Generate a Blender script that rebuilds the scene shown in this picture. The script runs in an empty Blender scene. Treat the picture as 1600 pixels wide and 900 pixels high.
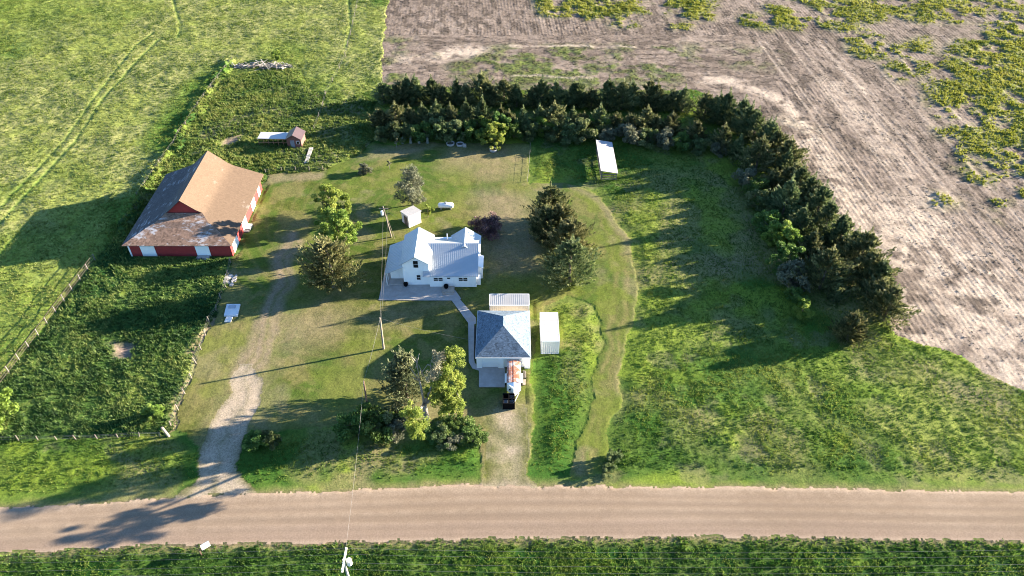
import bpy, math, random
import numpy as np
from mathutils import Vector, Matrix

SC = bpy.context.scene
COL = SC.collection
rng = np.random.default_rng(7)
random.seed(7)
# ---------------------------------------------------------------- camera
HC, PITCH, FPX = 79.0, math.radians(41.5), 1180.0
cS, cC = math.sin(PITCH), math.cos(PITCH)

def G(px, py, z=0.0):
    """ground position seen at a photo pixel (survey of the site from the drone's height and tilt)"""
    v = (py - 450.0) / FPX
    t = (HC - z) / (cS + v * cC)
    return ((px - 800.0) / FPX * t, t * (cC - v * cS))

cam_d = bpy.data.cameras.new("camera")
cam = bpy.data.objects.new("camera", cam_d)
COL.objects.link(cam)
cam.location = (0, 0, HC)
cam.rotation_euler = (math.pi / 2 - PITCH, 0, 0)
cam_d.sensor_width = 36.0
cam_d.lens = FPX / 1600.0 * 36.0
cam_d.clip_end = 6000
SC.camera = cam

# ---------------------------------------------------------------- light
SUN_EL = math.radians(13.5)
SUN_AZ = math.atan2(26.3, 7.2)          # clockwise from +Y
w = bpy.data.worlds.new("World"); SC.world = w; w.use_nodes = True
nt = w.node_tree
bg = nt.nodes["Background"]
sky = nt.nodes.new("ShaderNodeTexSky")
sky.sky_type = 'NISHITA'; sky.sun_disc = False
sky.sun_elevation = SUN_EL; sky.sun_rotation = SUN_AZ
sky.altitude = 500; sky.air_density = 1.0; sky.dust_density = 0.3; sky.ozone_density = 4.0
nt.links.new(sky.outputs[0], bg.inputs[0]); bg.inputs[1].default_value = 0.066
sd = bpy.data.lights.new("sun", 'SUN'); sd.energy = 5.0; sd.angle = math.radians(0.5)
sd.color = (1.0, 0.87, 0.68)
so = bpy.data.objects.new("sun", sd); COL.objects.link(so)
dvec = Vector((math.sin(SUN_AZ) * math.cos(SUN_EL), math.cos(SUN_AZ) * math.cos(SUN_EL), math.sin(SUN_EL)))
so.rotation_euler = dvec.to_track_quat('Z', 'Y').to_euler(); so.location = (60, 60, 90)
SC.view_settings.view_transform = 'Standard'; SC.view_settings.look = 'None'
SC.view_settings.gamma = 1.0; SC.view_settings.exposure = 2.78
try:
    SC.cycles.pixel_filter_type = 'BLACKMAN_HARRIS'; SC.cycles.filter_width = 1.05
    SC.cycles.max_bounces = 6; SC.cycles.diffuse_bounces = 3; SC.cycles.transmission_bounces = 4
except Exception: pass

# ---------------------------------------------------------------- materials
def new_mat(name):
    m = bpy.data.materials.new(name); m.use_nodes = True
    nt = m.node_tree; return m, nt, nt.nodes["Principled BSDF"]

def nd(nt, typ, **kw):
    n = nt.nodes.new(typ)
    for k, v in kw.items(): setattr(n, k, v)
    return n

def noise(nt, coord, scale, detail=4, rough=0.6, dist=0.0):
    n = nd(nt, "ShaderNodeTexNoise"); n.inputs["Scale"].default_value = scale
    n.inputs["Detail"].default_value = detail; n.inputs["Roughness"].default_value = rough
    n.inputs["Distortion"].default_value = dist
    if coord is not None: nt.links.new(coord, n.inputs["Vector"])
    return n.outputs["Fac"]

def ramp(nt, fac, stops):
    r = nd(nt, "ShaderNodeValToRGB"); e = r.color_ramp.elements
    while len(e) < len(stops): e.new(0.5)
    for i, (p, c) in enumerate(stops):
        e[i].position = p; e[i].color = (c[0], c[1], c[2], 1)
    nt.links.new(fac, r.inputs[0]); return r.outputs[0]

def mth(nt, op, a, b=None, c=None, clamp=False):
    n = nd(nt, "ShaderNodeMath", operation=op); n.use_clamp = clamp
    for i, v in enumerate((a, b, c)):
        if v is None: continue
        if isinstance(v, (int, float)): n.inputs[i].default_value = v
        else: nt.links.new(v, n.inputs[i])
    return n.outputs[0]

def mixc(nt, fac, a, b, mode='MIX'):
    n = nd(nt, "ShaderNodeMix", data_type='RGBA', blend_type=mode)
    for sock, v in ((n.inputs[0], fac), (n.inputs[6], a), (n.inputs[7], b)):
        if isinstance(v, (int, float)): sock.default_value = v
        elif isinstance(v, tuple): sock.default_value = (v[0], v[1], v[2], 1)
        else: nt.links.new(v, sock)
    return n.outputs[2]

def bump(nt, bs, h, strength=0.5, dist=0.05):
    b = nd(nt, "ShaderNodeBump"); b.inputs["Strength"].default_value = strength
    b.inputs["Distance"].default_value = dist
    nt.links.new(h, b.inputs["Height"]); nt.links.new(b.outputs[0], bs.inputs["Normal"])

def mat(name, col, rough=0.7, metal=0.0, var=0.15, scale=3.0, bmp=0.0, stain=None, stain_amt=0.5, stain_scale=0.6):
    m, nt, bs = new_mat(name)
    tc = nd(nt, "ShaderNodeTexCoord").outputs["Object"]
    n1 = noise(nt, tc, scale, 5, 0.65)
    lo = tuple(c * (1 - var) for c in col); hi = tuple(min(1, c * (1 + var)) for c in col)
    out = ramp(nt, n1, [(0.3, lo), (0.7, hi)])
    if stain:
        n2 = noise(nt, tc, stain_scale, 6, 0.7)
        n3 = ramp(nt, n2, [(0.62 - 0.3 * stain_amt, (0, 0, 0)), (0.72 - 0.2 * stain_amt, (1, 1, 1))])
        out = mixc(nt, n3, out, stain)
    nt.links.new(out, bs.inputs["Base Color"])
    bs.inputs["Roughness"].default_value = rough; bs.inputs["Metallic"].default_value = metal
    if bmp: bump(nt, bs, n1, bmp, 0.02)
    return m

GS = 0.66
def sc3(c, k=None): return tuple(x * (GS if k is None else k) for x in c)
def leaf_mat(name, dark, mid, light, trans=0.35, hue=0.03, gs=1.0):
    """foliage: colour varies by bough ('tint' attribute) and from plant to plant"""
    m, nt, bs = new_mat(name); dark, mid, light = sc3(dark, gs), sc3(mid, gs), sc3(light, gs)
    at = nd(nt, "ShaderNodeAttribute", attribute_name="tint")
    oi = nd(nt, "ShaderNodeObjectInfo")
    tc = nd(nt, "ShaderNodeTexCoord").outputs["Object"]
    f = mth(nt, 'ADD', at.outputs["Fac"], mth(nt, 'MULTIPLY', mth(nt, 'SUBTRACT', noise(nt, tc, 1.4, 3), 0.5), 0.5))
    f = mth(nt, 'ADD', f, mth(nt, 'MULTIPLY', mth(nt, 'SUBTRACT', oi.outputs["Random"], 0.5), 0.3), clamp=True)
    c = ramp(nt, f, [(0.05, dark), (0.5, mid), (0.95, light)])
    hs = nd(nt, "ShaderNodeHueSaturation")
    nt.links.new(c, hs.inputs["Color"])
    nt.links.new(mth(nt, 'MULTIPLY_ADD', oi.outputs["Random"], hue, 0.5 - hue / 2), hs.inputs["Hue"])
    nt.links.new(hs.outputs[0], bs.inputs["Base Color"])
    bs.inputs["Roughness"].default_value = 0.6
    bs.inputs["Specular IOR Level"].default_value = 0.25
    tr = nd(nt, "ShaderNodeBsdfTranslucent"); nt.links.new(hs.outputs[0], tr.inputs[0])
    mx = nd(nt, "ShaderNodeMixShader"); mx.inputs[0].default_value = trans
    nt.links.new(bs.outputs[0], mx.inputs[1]); nt.links.new(tr.outputs[0], mx.inputs[2])
    nt.links.new(mx.outputs[0], nt.nodes["Material Output"].inputs[0])
    return m

def ground_mat(name, c0, c1, c2, bare, dry, lush, bright, fine=5.0, bstr=0.6, mid=0.5, rough=0.95, stretch=(1, 1, 1), bd=0.06, grain=0.42):
    """ground cover: three-colour noise, blended to bare soil / dry / lush / bright growth where the survey says so"""
    m, nt, bs = new_mat(name); c0, c1, c2, bare, dry, lush, bright = (sc3(c_) for c_ in (c0, c1, c2, bare, dry, lush, bright))
    tc = nd(nt, "ShaderNodeTexCoord").outputs["Object"]
    mp = nd(nt, "ShaderNodeMapping"); mp.inputs["Scale"].default_value = stretch
    nt.links.new(tc, mp.inputs[0]); co = mp.outputs[0]
    nA = noise(nt, co, 0.07, 3, 0.55, 0.3); nB = noise(nt, co, mid, 5, 0.65, 0.4); nC = noise(nt, co, fine, 4, 0.7)
    f = mth(nt, 'ADD', mth(nt, 'MULTIPLY', nA, 0.35), mth(nt, 'MULTIPLY', nB, 0.40))
    f = mth(nt, 'ADD', f, mth(nt, 'MULTIPLY', nC, 0.25))
    col = ramp(nt, f, [(0.40, c0), (0.5, c1), (0.60, c2)])
    at = nd(nt, "ShaderNodeAttribute", attribute_name="layers")
    sp = nd(nt, "ShaderNodeSeparateColor"); nt.links.new(at.outputs["Color"], sp.inputs[0])
    j = mth(nt, 'MULTIPLY', mth(nt, 'SUBTRACT', mth(nt, 'ADD', mth(nt, 'MULTIPLY', nB, 0.5), mth(nt, 'MULTIPLY', nC, 0.5)), 0.5), 2.6)
    def lay(fac, colour, col):
        k = mth(nt, 'MULTIPLY', mth(nt, 'MULTIPLY_ADD', j, 1.0, 1.0), fac, clamp=True)
        return mixc(nt, k, col, colour)
    col = lay(sp.outputs[2], lush, col)
    col = lay(sp.outputs[1], dry, col)
    col = lay(at.outputs["Alpha"], bright, col)
    col = lay(sp.outputs[0], bare, col)
    # small grain
    g = ramp(nt, noise(nt, tc, fine * 0.9, 5, 0.8), [(0.32, (1 - grain,) * 3), (0.68, (1 + grain,) * 3)])
    col = mixc(nt, 1.0, col, g, 'MULTIPLY')
    nt.links.new(col, bs.inputs["Base Color"])
    bs.inputs["Roughness"].default_value = rough; bs.inputs["Specular IOR Level"].default_value = 0.1
    bump(nt, bs, mth(nt, 'ADD', nC, mth(nt, 'MULTIPLY', nB, 0.6)), bstr, bd)
    return m

# ---------------------------------------------------------------- object helpers
def link_mesh(name, verts, faces, material, parent=None, smooth=False):
    me = bpy.data.meshes.new(name); me.from_pydata(verts, [], faces); me.update()
    mats = material if isinstance(material, (list, tuple)) else [material]
    for mm in mats: me.materials.append(mm)
    if smooth:
        me.polygons.foreach_set("use_smooth", [True] * len(me.polygons))
    o = bpy.data.objects.new(name, me); COL.objects.link(o)
    if parent is not None: o.parent = parent
    return o

def tag(o, label=None, cat=None, group=None, kind=None):
    if label: o["label"] = label
    if cat: o["category"] = cat
    if group: o["group"] = group
    if kind: o["kind"] = kind
    return o

def thing(name, label, cat, loc, rz=0.0, group=None):
    o = bpy.data.objects.new(name, None); o.empty_display_size = 0.2; COL.objects.link(o)
    o.location = loc; o.rotation_euler = (0, 0, rz)
    return tag(o, label, cat, group)

class MB:
    """collects shapes in the thing's own coordinates; off = thing's base, so world figures can be used"""
    def __init__(s, off=(0, 0, 0)): s.v = []; s.f = []; s.o = off
    def p(s, x, y, z): s.v.append((x - s.o[0], y - s.o[1], z - s.o[2])); return len(s.v) - 1
    def poly(s, pts): s.f.append([s.p(*q) for q in pts])
    def box(s, x0, x1, y0, y1, z0, z1):
        a = [s.p(x, y, z) for z in (z0, z1) for (x, y) in ((x0, y0), (x1, y0), (x1, y1), (x0, y1))]
        s.f += [[a[3], a[2], a[1], a[0]], [a[4], a[5], a[6], a[7]]] + [[a[i], a[(i + 1) % 4], a[4 + (i + 1) % 4], a[4 + i]] for i in range(4)]
    def slab(s, pts, th):
        """thick panel under the given polygon (vertical thickness)"""
        n = len(pts); t = [s.p(*q) for q in pts]; b = [s.p(q[0], q[1], q[2] - th) for q in pts]
        s.f += [t, b[::-1]] + [[b[i], b[(i + 1) % n], t[(i + 1) % n], t[i]] for i in range(n)]
    def prism(s, pts, d):
        """polygon pushed along vector d"""
        n = len(pts); t = [s.p(*q) for q in pts]; b = [s.p(q[0] + d[0], q[1] + d[1], q[2] + d[2]) for q in pts]
        s.f += [t, b[::-1]] + [[b[i], b[(i + 1) % n], t[(i + 1) % n], t[i]] for i in range(n)]
    def tube(s, p0, p1, r0, r1=None, n=8, cap=True):
        r1 = r0 if r1 is None else r1
        a, b = Vector(p0), Vector(p1); d = (b - a).normalized()
        u = d.orthogonal().normalized(); w_ = d.cross(u)
        A = []; B = []
        for i in range(n):
            an = 2 * math.pi * i / n; q = u * math.cos(an) + w_ * math.sin(an)
            A.append(s.p(*(a + q * r0))); B.append(s.p(*(b + q * r1)))
        s.f += [[A[i], A[(i + 1) % n], B[(i + 1) % n], B[i]] for i in range(n)]
        if cap: s.f += [A[::-1], B]
    def path(s, pts, r, n=6):
        for a, b in zip(pts[:-1], pts[1:]): s.tube(a, b, r, r, n)
    def lathe(s, c, prof, n=20):
        rings = []
        for (r, z) in prof:
            rings.append([s.p(c[0] + r * math.cos(2 * math.pi * i / n), c[1] + r * math.sin(2 * math.pi * i / n), c[2] + z) for i in range(n)])
        for A, B in zip(rings[:-1], rings[1:]):
            s.f += [[A[i], A[(i + 1) % n], B[(i + 1) % n], B[i]] for i in range(n)]
        s.f += [rings[0][::-1], rings[-1]]
    def build(s, name, m, parent=None, smooth=False): return link_mesh(name, s.v, s.f, m, parent, smooth)

def copy_tree(o, parent=None):
    c = o.copy(); COL.objects.link(c)
    if parent is not None: c.parent = parent
    for ch in list(o.children): copy_tree(ch, c)
    return c

# ---------------------------------------------------------------- numeric noise
TAB = rng.random((512, 512)).astype(np.float32)
def vn(x, y, s, seed=0):
    x = x / s + seed * 17.31; y = y / s + seed * 9.77
    xi = np.floor(x).astype(np.int64); yi = np.floor(y).astype(np.int64)
    fx = (x - xi).astype(np.float32); fy = (y - yi).astype(np.float32)
    fx = fx * fx * (3 - 2 * fx); fy = fy * fy * (3 - 2 * fy)
    x0 = xi & 511; x1 = (xi + 1) & 511; y0 = yi & 511; y1 = (yi + 1) & 511
    return (TAB[x0, y0] * (1 - fx) + TAB[x1, y0] * fx) * (1 - fy) + (TAB[x0, y1] * (1 - fx) + TAB[x1, y1] * fx) * fy
def fbm(x, y, s, oct=4, seed=0, g=0.5):
    a = 1.0; t = 0.0; r = 0
    for k in range(oct):
        r = r + a * vn(x, y, s / 2 ** k, seed + k * 3); t += a; a *= g
    return r / t
def sstep(a, b, x):
    t = np.clip((x - a) / (b - a), 0, 1); return t * t * (3 - 2 * t)
# ================================================================ GROUND
STEP = 0.24
gx = np.arange(-178, 178, STEP); gy = np.arange(24, 240, STEP)
NX, NY = len(gx), len(gy)
XX, YY = np.meshgrid(gx, gy, indexing='ij')
XX = XX + rng.uniform(-0.06, 0.06, XX.shape); YY = YY + rng.uniform(-0.06, 0.06, YY.shape)
depth = YY * cC + HC * cS
keep = np.abs(XX) < 0.70 * depth + 16
X = XX.ravel(); Y = YY.ravel()
K = keep.ravel()
WX = X + (fbm(X, Y, 5, 4, 1) - 0.5) * 3.2; WY = Y + (fbm(X, Y, 5, 4, 2) - 0.5) * 3.2     # ragged borders

def _seg(pts, xs, ys, closed):
    d = np.full(xs.shape, 1e9); ins = np.zeros(xs.shape, bool); n = len(pts)
    for i in range(n if closed else n - 1):
        (ax, ay), (bx, by) = pts[i], pts[(i + 1) % n]
        dx, dy = bx - ax, by - ay
        t = np.clip(((xs - ax) * dx + (ys - ay) * dy) / (dx * dx + dy * dy + 1e-9), 0, 1)
        d = np.minimum(d, (xs - ax - t * dx) ** 2 + (ys - ay - t * dy) ** 2)
        if closed:
            c = ((ay > ys) != (by > ys))
            if abs(dy) > 1e-9: ins ^= c & (xs < (bx - ax) * (ys - ay) / dy + ax)
    d = np.sqrt(d)
    return np.where(ins, d, -d) if closed else d

def field(pts, closed, pad, raw=False, px=True):
    """signed distance to a polygon (+ inside) or distance to a line, in metres"""
    P = [G(*p) for p in pts] if px else pts
    xs_, ys_ = (X, Y) if raw else (WX, WY)
    ax = [p[0] for p in P]; ay = [p[1] for p in P]
    m = (xs_ > min(ax) - pad) & (xs_ < max(ax) + pad) & (ys_ > min(ay) - pad) & (ys_ < max(ay) + pad) & K
    out = np.full(X.shape, -99.0 if closed else 99.0)
    out[m] = _seg(P, xs_[m], ys_[m], closed)
    return out
def area(pts, soft=1.0, raw=False): return sstep(-soft, soft, field(pts, True, soft + 1, raw))
def stroke(pts, width, soft=0.8, raw=False): return 1 - sstep(width / 2 - soft / 2, width / 2 + soft / 2, field(pts, False, width / 2 + soft + 2, raw))

P_road = [(-160, 806), (0, 795), (150, 788), (320, 776), (450, 771), (600, 766), (740, 760), (900, 761), (1100, 763), (1300, 766), (1600, 771), (1780, 774),
          (1780, 851), (1600, 848), (1300, 842), (1100, 840), (800, 843), (540, 848), (300, 852), (150, 858), (0, 867), (-160, 880)]
P_verge = [(-160, 880), (0, 867), (150, 858), (300, 852), (540, 848), (800, 843), (1100, 840), (1300, 842), (1600, 848), (1780, 851), (1900, 1250), (-300, 1250)]
P_lawn = [(413, 272), (505, 268), (556, 243), (590, 227), (700, 224), (826, 227), (828, 285), (885, 287), (930, 300), (965, 335), (986, 380), (991, 470), (985, 520), (972, 590), (957, 660),
          (945, 745), (893, 745), (905, 690), (925, 620), (940, 560), (945, 500), (930, 478), (880, 465), (842, 478), (832, 560), (829, 640), (826, 700), (824, 752), (750, 752), (747, 668),
          (700, 662), (660, 672), (560, 674), (470, 676), (385, 676), (370, 700), (318, 704), (275, 672), (300, 592), (329, 505), (354, 450), (364, 400), (376, 395), (407, 300)]
P_drive1 = [(270, 779), (318, 745), (318, 700), (338, 655), (362, 612), (378, 575), (400, 575), (412, 600), (396, 640), (380, 690), (374, 720), (378, 752), (400, 774)]
P_drive2 = [(740, 763), (756, 740), (756, 690), (760, 650), (778, 628), (818, 640), (822, 690), (822, 745), (842, 762)]
P_weeds = [(-160, 690), (-160, 760), (0, 605), (77, 505), (152, 408), (200, 330), (270, 225), (340, 118), (470, 108), (505, 165), (560, 150), (588, 160), (590, 226), (556, 243), (505, 268),
           (413, 272), (407, 300), (376, 395), (364, 400), (354, 450), (329, 505), (300, 592), (275, 672), (262, 684), (120, 690)]
P_past = [(-420, 690), (0, 605), (152, 408), (200, 330), (270, 225), (340, 118), (470, 108), (505, 165), (560, 150), (602, 130), (614, 60), (626, -70), (-700, -70), (-1200, 300)]
P_crop = [(612, -70), (601, 60), (597, 100), (592, 128), (640, 136), (760, 140), (900, 142), (1080, 142), (1160, 176), (1218, 228), (1272, 292), (1322, 372), (1375, 460), (1398, 522),
          (1440, 540), (1520, 572), (1600, 615), (1750, 690), (2300, 760), (2300, -70)]

ZN = ["meadow", "pasture", "weed_patch", "crop_field", "lawn", "roadside_verge", "driveway", "gravel_road"]
dz = {}
zone = np.zeros(X.shape, np.int8)
for nm, P, rw in (("pasture", P_past, False), ("weed_patch", P_weeds, False), ("crop_field", P_crop, False), ("lawn", P_lawn, False), ("roadside_verge", P_verge, True), ("driveway", P_drive1, False)):
    dz[nm] = field(P, True, 14, rw); zone[dz[nm] > 0] = ZN.index(nm)
d2 = field(P_drive2, True, 6); zone[d2 > 0] = ZN.index("driveway")
RX = X + (fbm(X, Y, 1.5, 3, 5) - .5) * 0.5; RY = Y + (fbm(X, Y, 1.6, 3, 4) - 0.5) * 0.9
_wx, _wy = WX, WY; WX, WY = RX, RY
dz["gravel_road"] = field(P_road, True, 8); zone[dz["gravel_road"] > 0] = ZN.index("gravel_road")
WX, WY = _wx, _wy
is_ = {n: (zone == i) for i, n in enumerate(ZN)}

bare = np.zeros(X.shape); dry = np.zeros(X.shape); lush = np.zeros(X.shape); bright = np.zeros(X.shape)
def add(a, b): np.maximum(a, b, out=a)
n5 = fbm(X, Y, 5, 4, 11); n12 = fbm(X, Y, 12, 4, 12); n25 = fbm(X, Y, 28, 4, 13); n2 = fbm(X, Y, 2.2, 4, 14)

# ---- lawn
L = is_["lawn"]
add(dry, L * sstep(0.50, 0.66, n12) * 0.55)
add(bare, L * sstep(0.62, 0.75, n5) * 0.35)
add(bare, L * area([(700, 232), (826, 228), (826, 278), (760, 285), (690, 262)], 3) * (0.2 + 0.35 * n2))
add(dry, L * area([(700, 232), (826, 228), (826, 278), (760, 285), (690, 262)], 3) * .75)
add(bare, L * area([(415, 272), (505, 270), (500, 279), (410, 290)], 1) * 0.6)
add(bare, L * area([(590, 232), (690, 228), (640, 242), (560, 250)], 1.5) * 0.5)
add(bare, L * area([(740, 300), (832, 300), (850, 420), (765, 430)], 3) * 0.6)
add(bare, L * area([(735, 460), (640, 500), (590, 520), (560, 500), (610, 480)], 3) * 0.4)
add(bare, L * area([(420, 500), (520, 470), (560, 490), (480, 560), (420, 560)], 4) * 0.45)
add(dry, L * area([(380, 640), (560, 640), (660, 640), (745, 650), (745, 668), (560, 674), (400, 668)], 2) * 0.8)
add(bare, L * area([(600, 640), (660, 620), (740, 645), (745, 668), (640, 672)], 2) * 0.45)
add(dry, L * area([(355, 500), (400, 500), (375, 600), (330, 640), (285, 660), (300, 590), (330, 510)], 2.5) * 0.8)
add(dry, L * stroke([(890, 292), (945, 325), (972, 372), (978, 470), (972, 540), (955, 620), (930, 690), (915, 745)], 4.0, 3.5) * 0.45)
loopm = L * (field([(900, 300), (960, 345), (985, 420), (975, 560), (930, 690), (915, 745)], False, 12) < 9)
add(lush, loopm * (.45 + .55 * sstep(.35, .55, n5))); add(bright, loopm * .7 * sstep(.42, .58, n2)); dry *= 1 - .5 * loopm
for pts in ([(893, 297), (938, 322), (968, 368), (976, 470), (966, 560), (946, 640), (925, 745)], [(893, 306), (928, 328), (955, 372), (962, 470), (952, 560), (932, 640), (908, 745)]):
    add(dry, L * stroke(pts, .8, 1.2) * .8)
add(bare, L * stroke([(893, 293), (925, 305), (955, 330), (975, 365), (982, 395)], 1.6, 1.8) * 0.5)
add(bare, L * stroke([(986, 400), (990, 470), (984, 540), (965, 610)], .7, 1.4) * 0.25)
add(lush, L * sstep(0.48, 0.62, fbm(X, Y, 9, 4, 22)) * 0.75)
add(dry, L * sstep(.52, .66, fbm(X, Y, 3, 4, 23)) * .6)
add(bright, L * sstep(.54, .68, fbm(X, Y, 6, 4, 25)) * .5)
# wheel tracks up the lawn to the yard
for pts, wd, a in (([(395, 580), (412, 530), (425, 470), (437, 420), (445, 385), (452, 368)], 1.7, 1.0), ([(412, 580), (432, 520), (445, 460), (455, 410), (462, 380)], 1.7, .8),
                   ([(372, 590), (395, 540), (408, 500)], 1.6, .8)):
    add(bare, L * stroke(pts, wd, 1.6) * a)
for k in range(5):
    add(dry, L * stroke([(300 + k * 16, 650), (335 + k * 14, 560), (362 + k * 12, 500)], 0.5, 0.6) * .7)
add(dry, L * (np.sin(np.hypot(X + 20, Y - 112) * 3.0) > 0.55) * 0.22)

# ---- driveways
D = is_["driveway"]
add(bare, D * np.where(d2 > 0, 0.04 + (n2 - .5) * 1.3, (.30 + .9 * (n2 - .35)) * sstep(-.3, 3.0, dz["driveway"])))
add(bare, D * stroke([(786, 650), (793, 700), (792, 752)], 3.4, 3.0) * (.10 + 1.1 * n2))
for pts in ([(318, 775), (330, 745), (338, 705), (362, 645), (384, 585)], [(362, 775), (357, 745), (360, 705), (386, 645), (402, 588)]):
    add(bare, D * stroke(pts, 2.3, 2.2) * (.65 + .6 * n2))
near_drive = np.maximum(dz["driveway"], d2)
add(bare, L * sstep(-2.6, .3, near_drive) * .30); add(dry, (L | D) * sstep(-3, 1, near_drive) * .5 * (1 - (D & (d2 > 0))))

# ---- meadow
M = is_["meadow"]
add(dry, M * sstep(0.5, 0.66, n12) * 0.75)
add(lush, M * sstep(0.5, 0.62, fbm(X, Y, 9, 4, 31)) * 0.8)
add(bright, M * sstep(0.53, 0.68, fbm(X, Y, 7, 4, 32)) * 0.75)
add(dry, M * area([(1005, 265), (1080, 270), (1095, 380), (1010, 420), (1000, 330)], 4) * 0.7)
add(dry, M * area([(1000, 480), (1230, 480), (1200, 530), (1010, 540)], 4) * 0.55)
add(bare, M * area([(1100, 390), (1180, 400), (1200, 430), (1120, 430)], 3) * 0.5)
add(bare, M * area([(1330, 565), (1400, 580), (1390, 600), (1330, 590)], 2) * 0.5)
add(bare, M * area([(1430, 575), (1520, 600), (1600, 640), (1600, 660), (1500, 640)], 2.5) * 0.45)
add(lush, M * area([(375, 700), (745, 690), (745, 745), (375, 760)], 2) * 0.8)
add(lush, M * area([(833, 560), (900, 560), (890, 745), (833, 745)], 2) * 0.8)
add(lush, M * area([(0, 690), (310, 695), (310, 760), (0, 785)], 2) * 0.5)
add(bright, M * area([(0, 730), (180, 720), (180, 755), (0, 775)], 2) * 0.8)
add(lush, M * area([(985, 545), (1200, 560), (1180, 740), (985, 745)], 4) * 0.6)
add(bright, M * area([(1250, 540), (1400, 560), (1600, 690), (1600, 760), (1450, 740)], 6) * 0.6)
add(dry, M * area([(834, 475), (945, 485), (940, 560), (905, 600), (850, 560)], 3) * .75 * sstep(.40, .58, n5))
add(dry, M * area([(985, 560), (1080, 570), (1250, 640), (1400, 690), (1250, 740), (1050, 690)], 5) * .6 * sstep(.44, .6, fbm(X, Y, 6, 4, 36)))
add(bare, M * sstep(.62, .72, fbm(X, Y, 4, 4, 37)) * .35)
# ---- weeds
W = is_["weed_patch"]
yard_n = sstep(98, 104, Y)
add(lush, W * sstep(0.46, 0.6, n12) * 0.95 * (1 - .6 * yard_n))
add(bright, W * yard_n * sstep(.42, .58, n5) * .85); add(dry, W * yard_n * sstep(.5, .64, fbm(X, Y, 8, 4, 24)) * .6)
add(bright, W * sstep(0.54, 0.7, n5) * 0.8)
add(dry, W * area([(480, 100), (560, 0), (600, 0), (580, 120), (520, 215), (480, 260)], 4) * 0.6)
add(dry, W * area([(440, 200), (560, 200), (560, 245), (500, 268), (450, 262)], 3) * 0.45)
add(bare, W * area([(170, 540), (205, 540), (205, 563), (172, 563)], 1.2))
add(bare, W * area([(350, 215), (372, 213), (375, 222), (352, 225)], 1))
add(dry, W * stroke([(275, 672), (300, 592), (329, 505)], 2.2, 1.5) * 0.9)
add(bare, W * stroke([(278, 672), (303, 592), (332, 505)], 1.4, 1.5) * 0.6)
# ---- pasture
Pm = is_["pasture"]
add(dry, Pm * sstep(0.46, 0.6, n25) * 0.8)
add(lush, Pm * sstep(0.52, 0.66, fbm(X, Y, 14, 4, 41)) * 0.7)
add(lush, Pm * area([(200, 225), (330, 130), (300, 225), (230, 290), (160, 300)], 4) * 0.8)
add(lush, Pm * area([(0, 440), (110, 440), (0, 590)], 4) * 0.5)
add(dry, Pm * area([(20, 40), (150, 30), (180, 110), (60, 130)], 8) * 0.6)
add(bright, Pm * area([(-200, -60), (120, -60), (40, 40), (-200, 90)], 10) * 0.6)
add(bright, Pm * sstep(0.52, 0.66, n5) * 0.5)
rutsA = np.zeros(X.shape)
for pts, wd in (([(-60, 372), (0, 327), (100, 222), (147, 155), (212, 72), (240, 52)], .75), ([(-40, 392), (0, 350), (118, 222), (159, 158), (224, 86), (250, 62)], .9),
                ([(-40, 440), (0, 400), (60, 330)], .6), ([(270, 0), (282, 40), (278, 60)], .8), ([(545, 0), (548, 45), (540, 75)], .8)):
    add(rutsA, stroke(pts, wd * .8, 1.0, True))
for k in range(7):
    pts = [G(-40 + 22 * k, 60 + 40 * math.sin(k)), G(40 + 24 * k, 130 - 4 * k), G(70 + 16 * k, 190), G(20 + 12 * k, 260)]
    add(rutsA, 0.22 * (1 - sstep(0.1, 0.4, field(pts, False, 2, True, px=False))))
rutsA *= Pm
add(lush, Pm * stroke([(578, 128), (583, 60), (592, -10)], 3.5, 2) * .9)
add(dry, Pm * stroke([(545, 150), (556, 80), (568, 0)], 2.5, 2) * .8)
add(lush, rutsA * .9); dry *= (1 - .8 * rutsA); bright *= (1 - rutsA)  # rut lines darkened with lush green to paint in their low-sun shade
# scrub line along the old fence between pasture and weeds
scrub = stroke([(196, 345), (232, 285), (262, 240), (300, 180), (340, 122), (360, 98)], 2.6, 2)
add(lush, scrub * 0.9)
# ---- crop field
C = is_["crop_field"]
weedm = np.zeros(X.shape)
for pts, a in (([(835, -5), (1000, -10), (1010, 22), (920, 30), (850, 24)], 1), ([(955, 26), (985, 28), (988, 42), (958, 42)], 1), ([(1010, -5), (1120, 0), (1110, 34), (1050, 30)], .9),
               ([(1045, 36), (1075, 40), (1070, 47), (1045, 44)], .9), ([(1200, 10), (1260, 20), (1310, 45), (1250, 48), (1195, 40)], 1), ([(1160, 20), (1210, 30), (1195, 48), (1160, 40)], .9),
               ([(1230, 0), (1330, -20), (1520, -20), (1560, 20), (1480, 40), (1400, 30), (1340, 40), (1280, 20)], .75), ([(1290, 30), (1370, 50), (1400, 100), (1340, 90)], .8),
               ([(1370, 80), (1450, 60), (1470, 110), (1400, 125)], .7), ([(1460, 110), (1500, 60), (1540, 50), (1640, 40), (1700, 200), (1680, 340), (1600, 330), (1560, 290), (1500, 230), (1450, 150)], .85),
               ([(1440, 130), (1480, 150), (1520, 260), (1590, 330), (1560, 340), (1490, 250)], .7), ([(1540, 40), (1640, 20), (1640, 60), (1560, 60)], .9), ([(1460, 305), (1482, 312), (1478, 325), (1460, 320)], .8),
               ([(1190, -40), (1700, -60), (1800, 100), (1640, 60)], .6)):
    add(weedm, area(pts, 3.5) * a)
weedm = weedm * C * sstep(0.36, 0.56, fbm(X, Y, 5.5, 4, 51) * 0.6 + n2 * 0.4)
greenm = np.zeros(X.shape)
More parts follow.
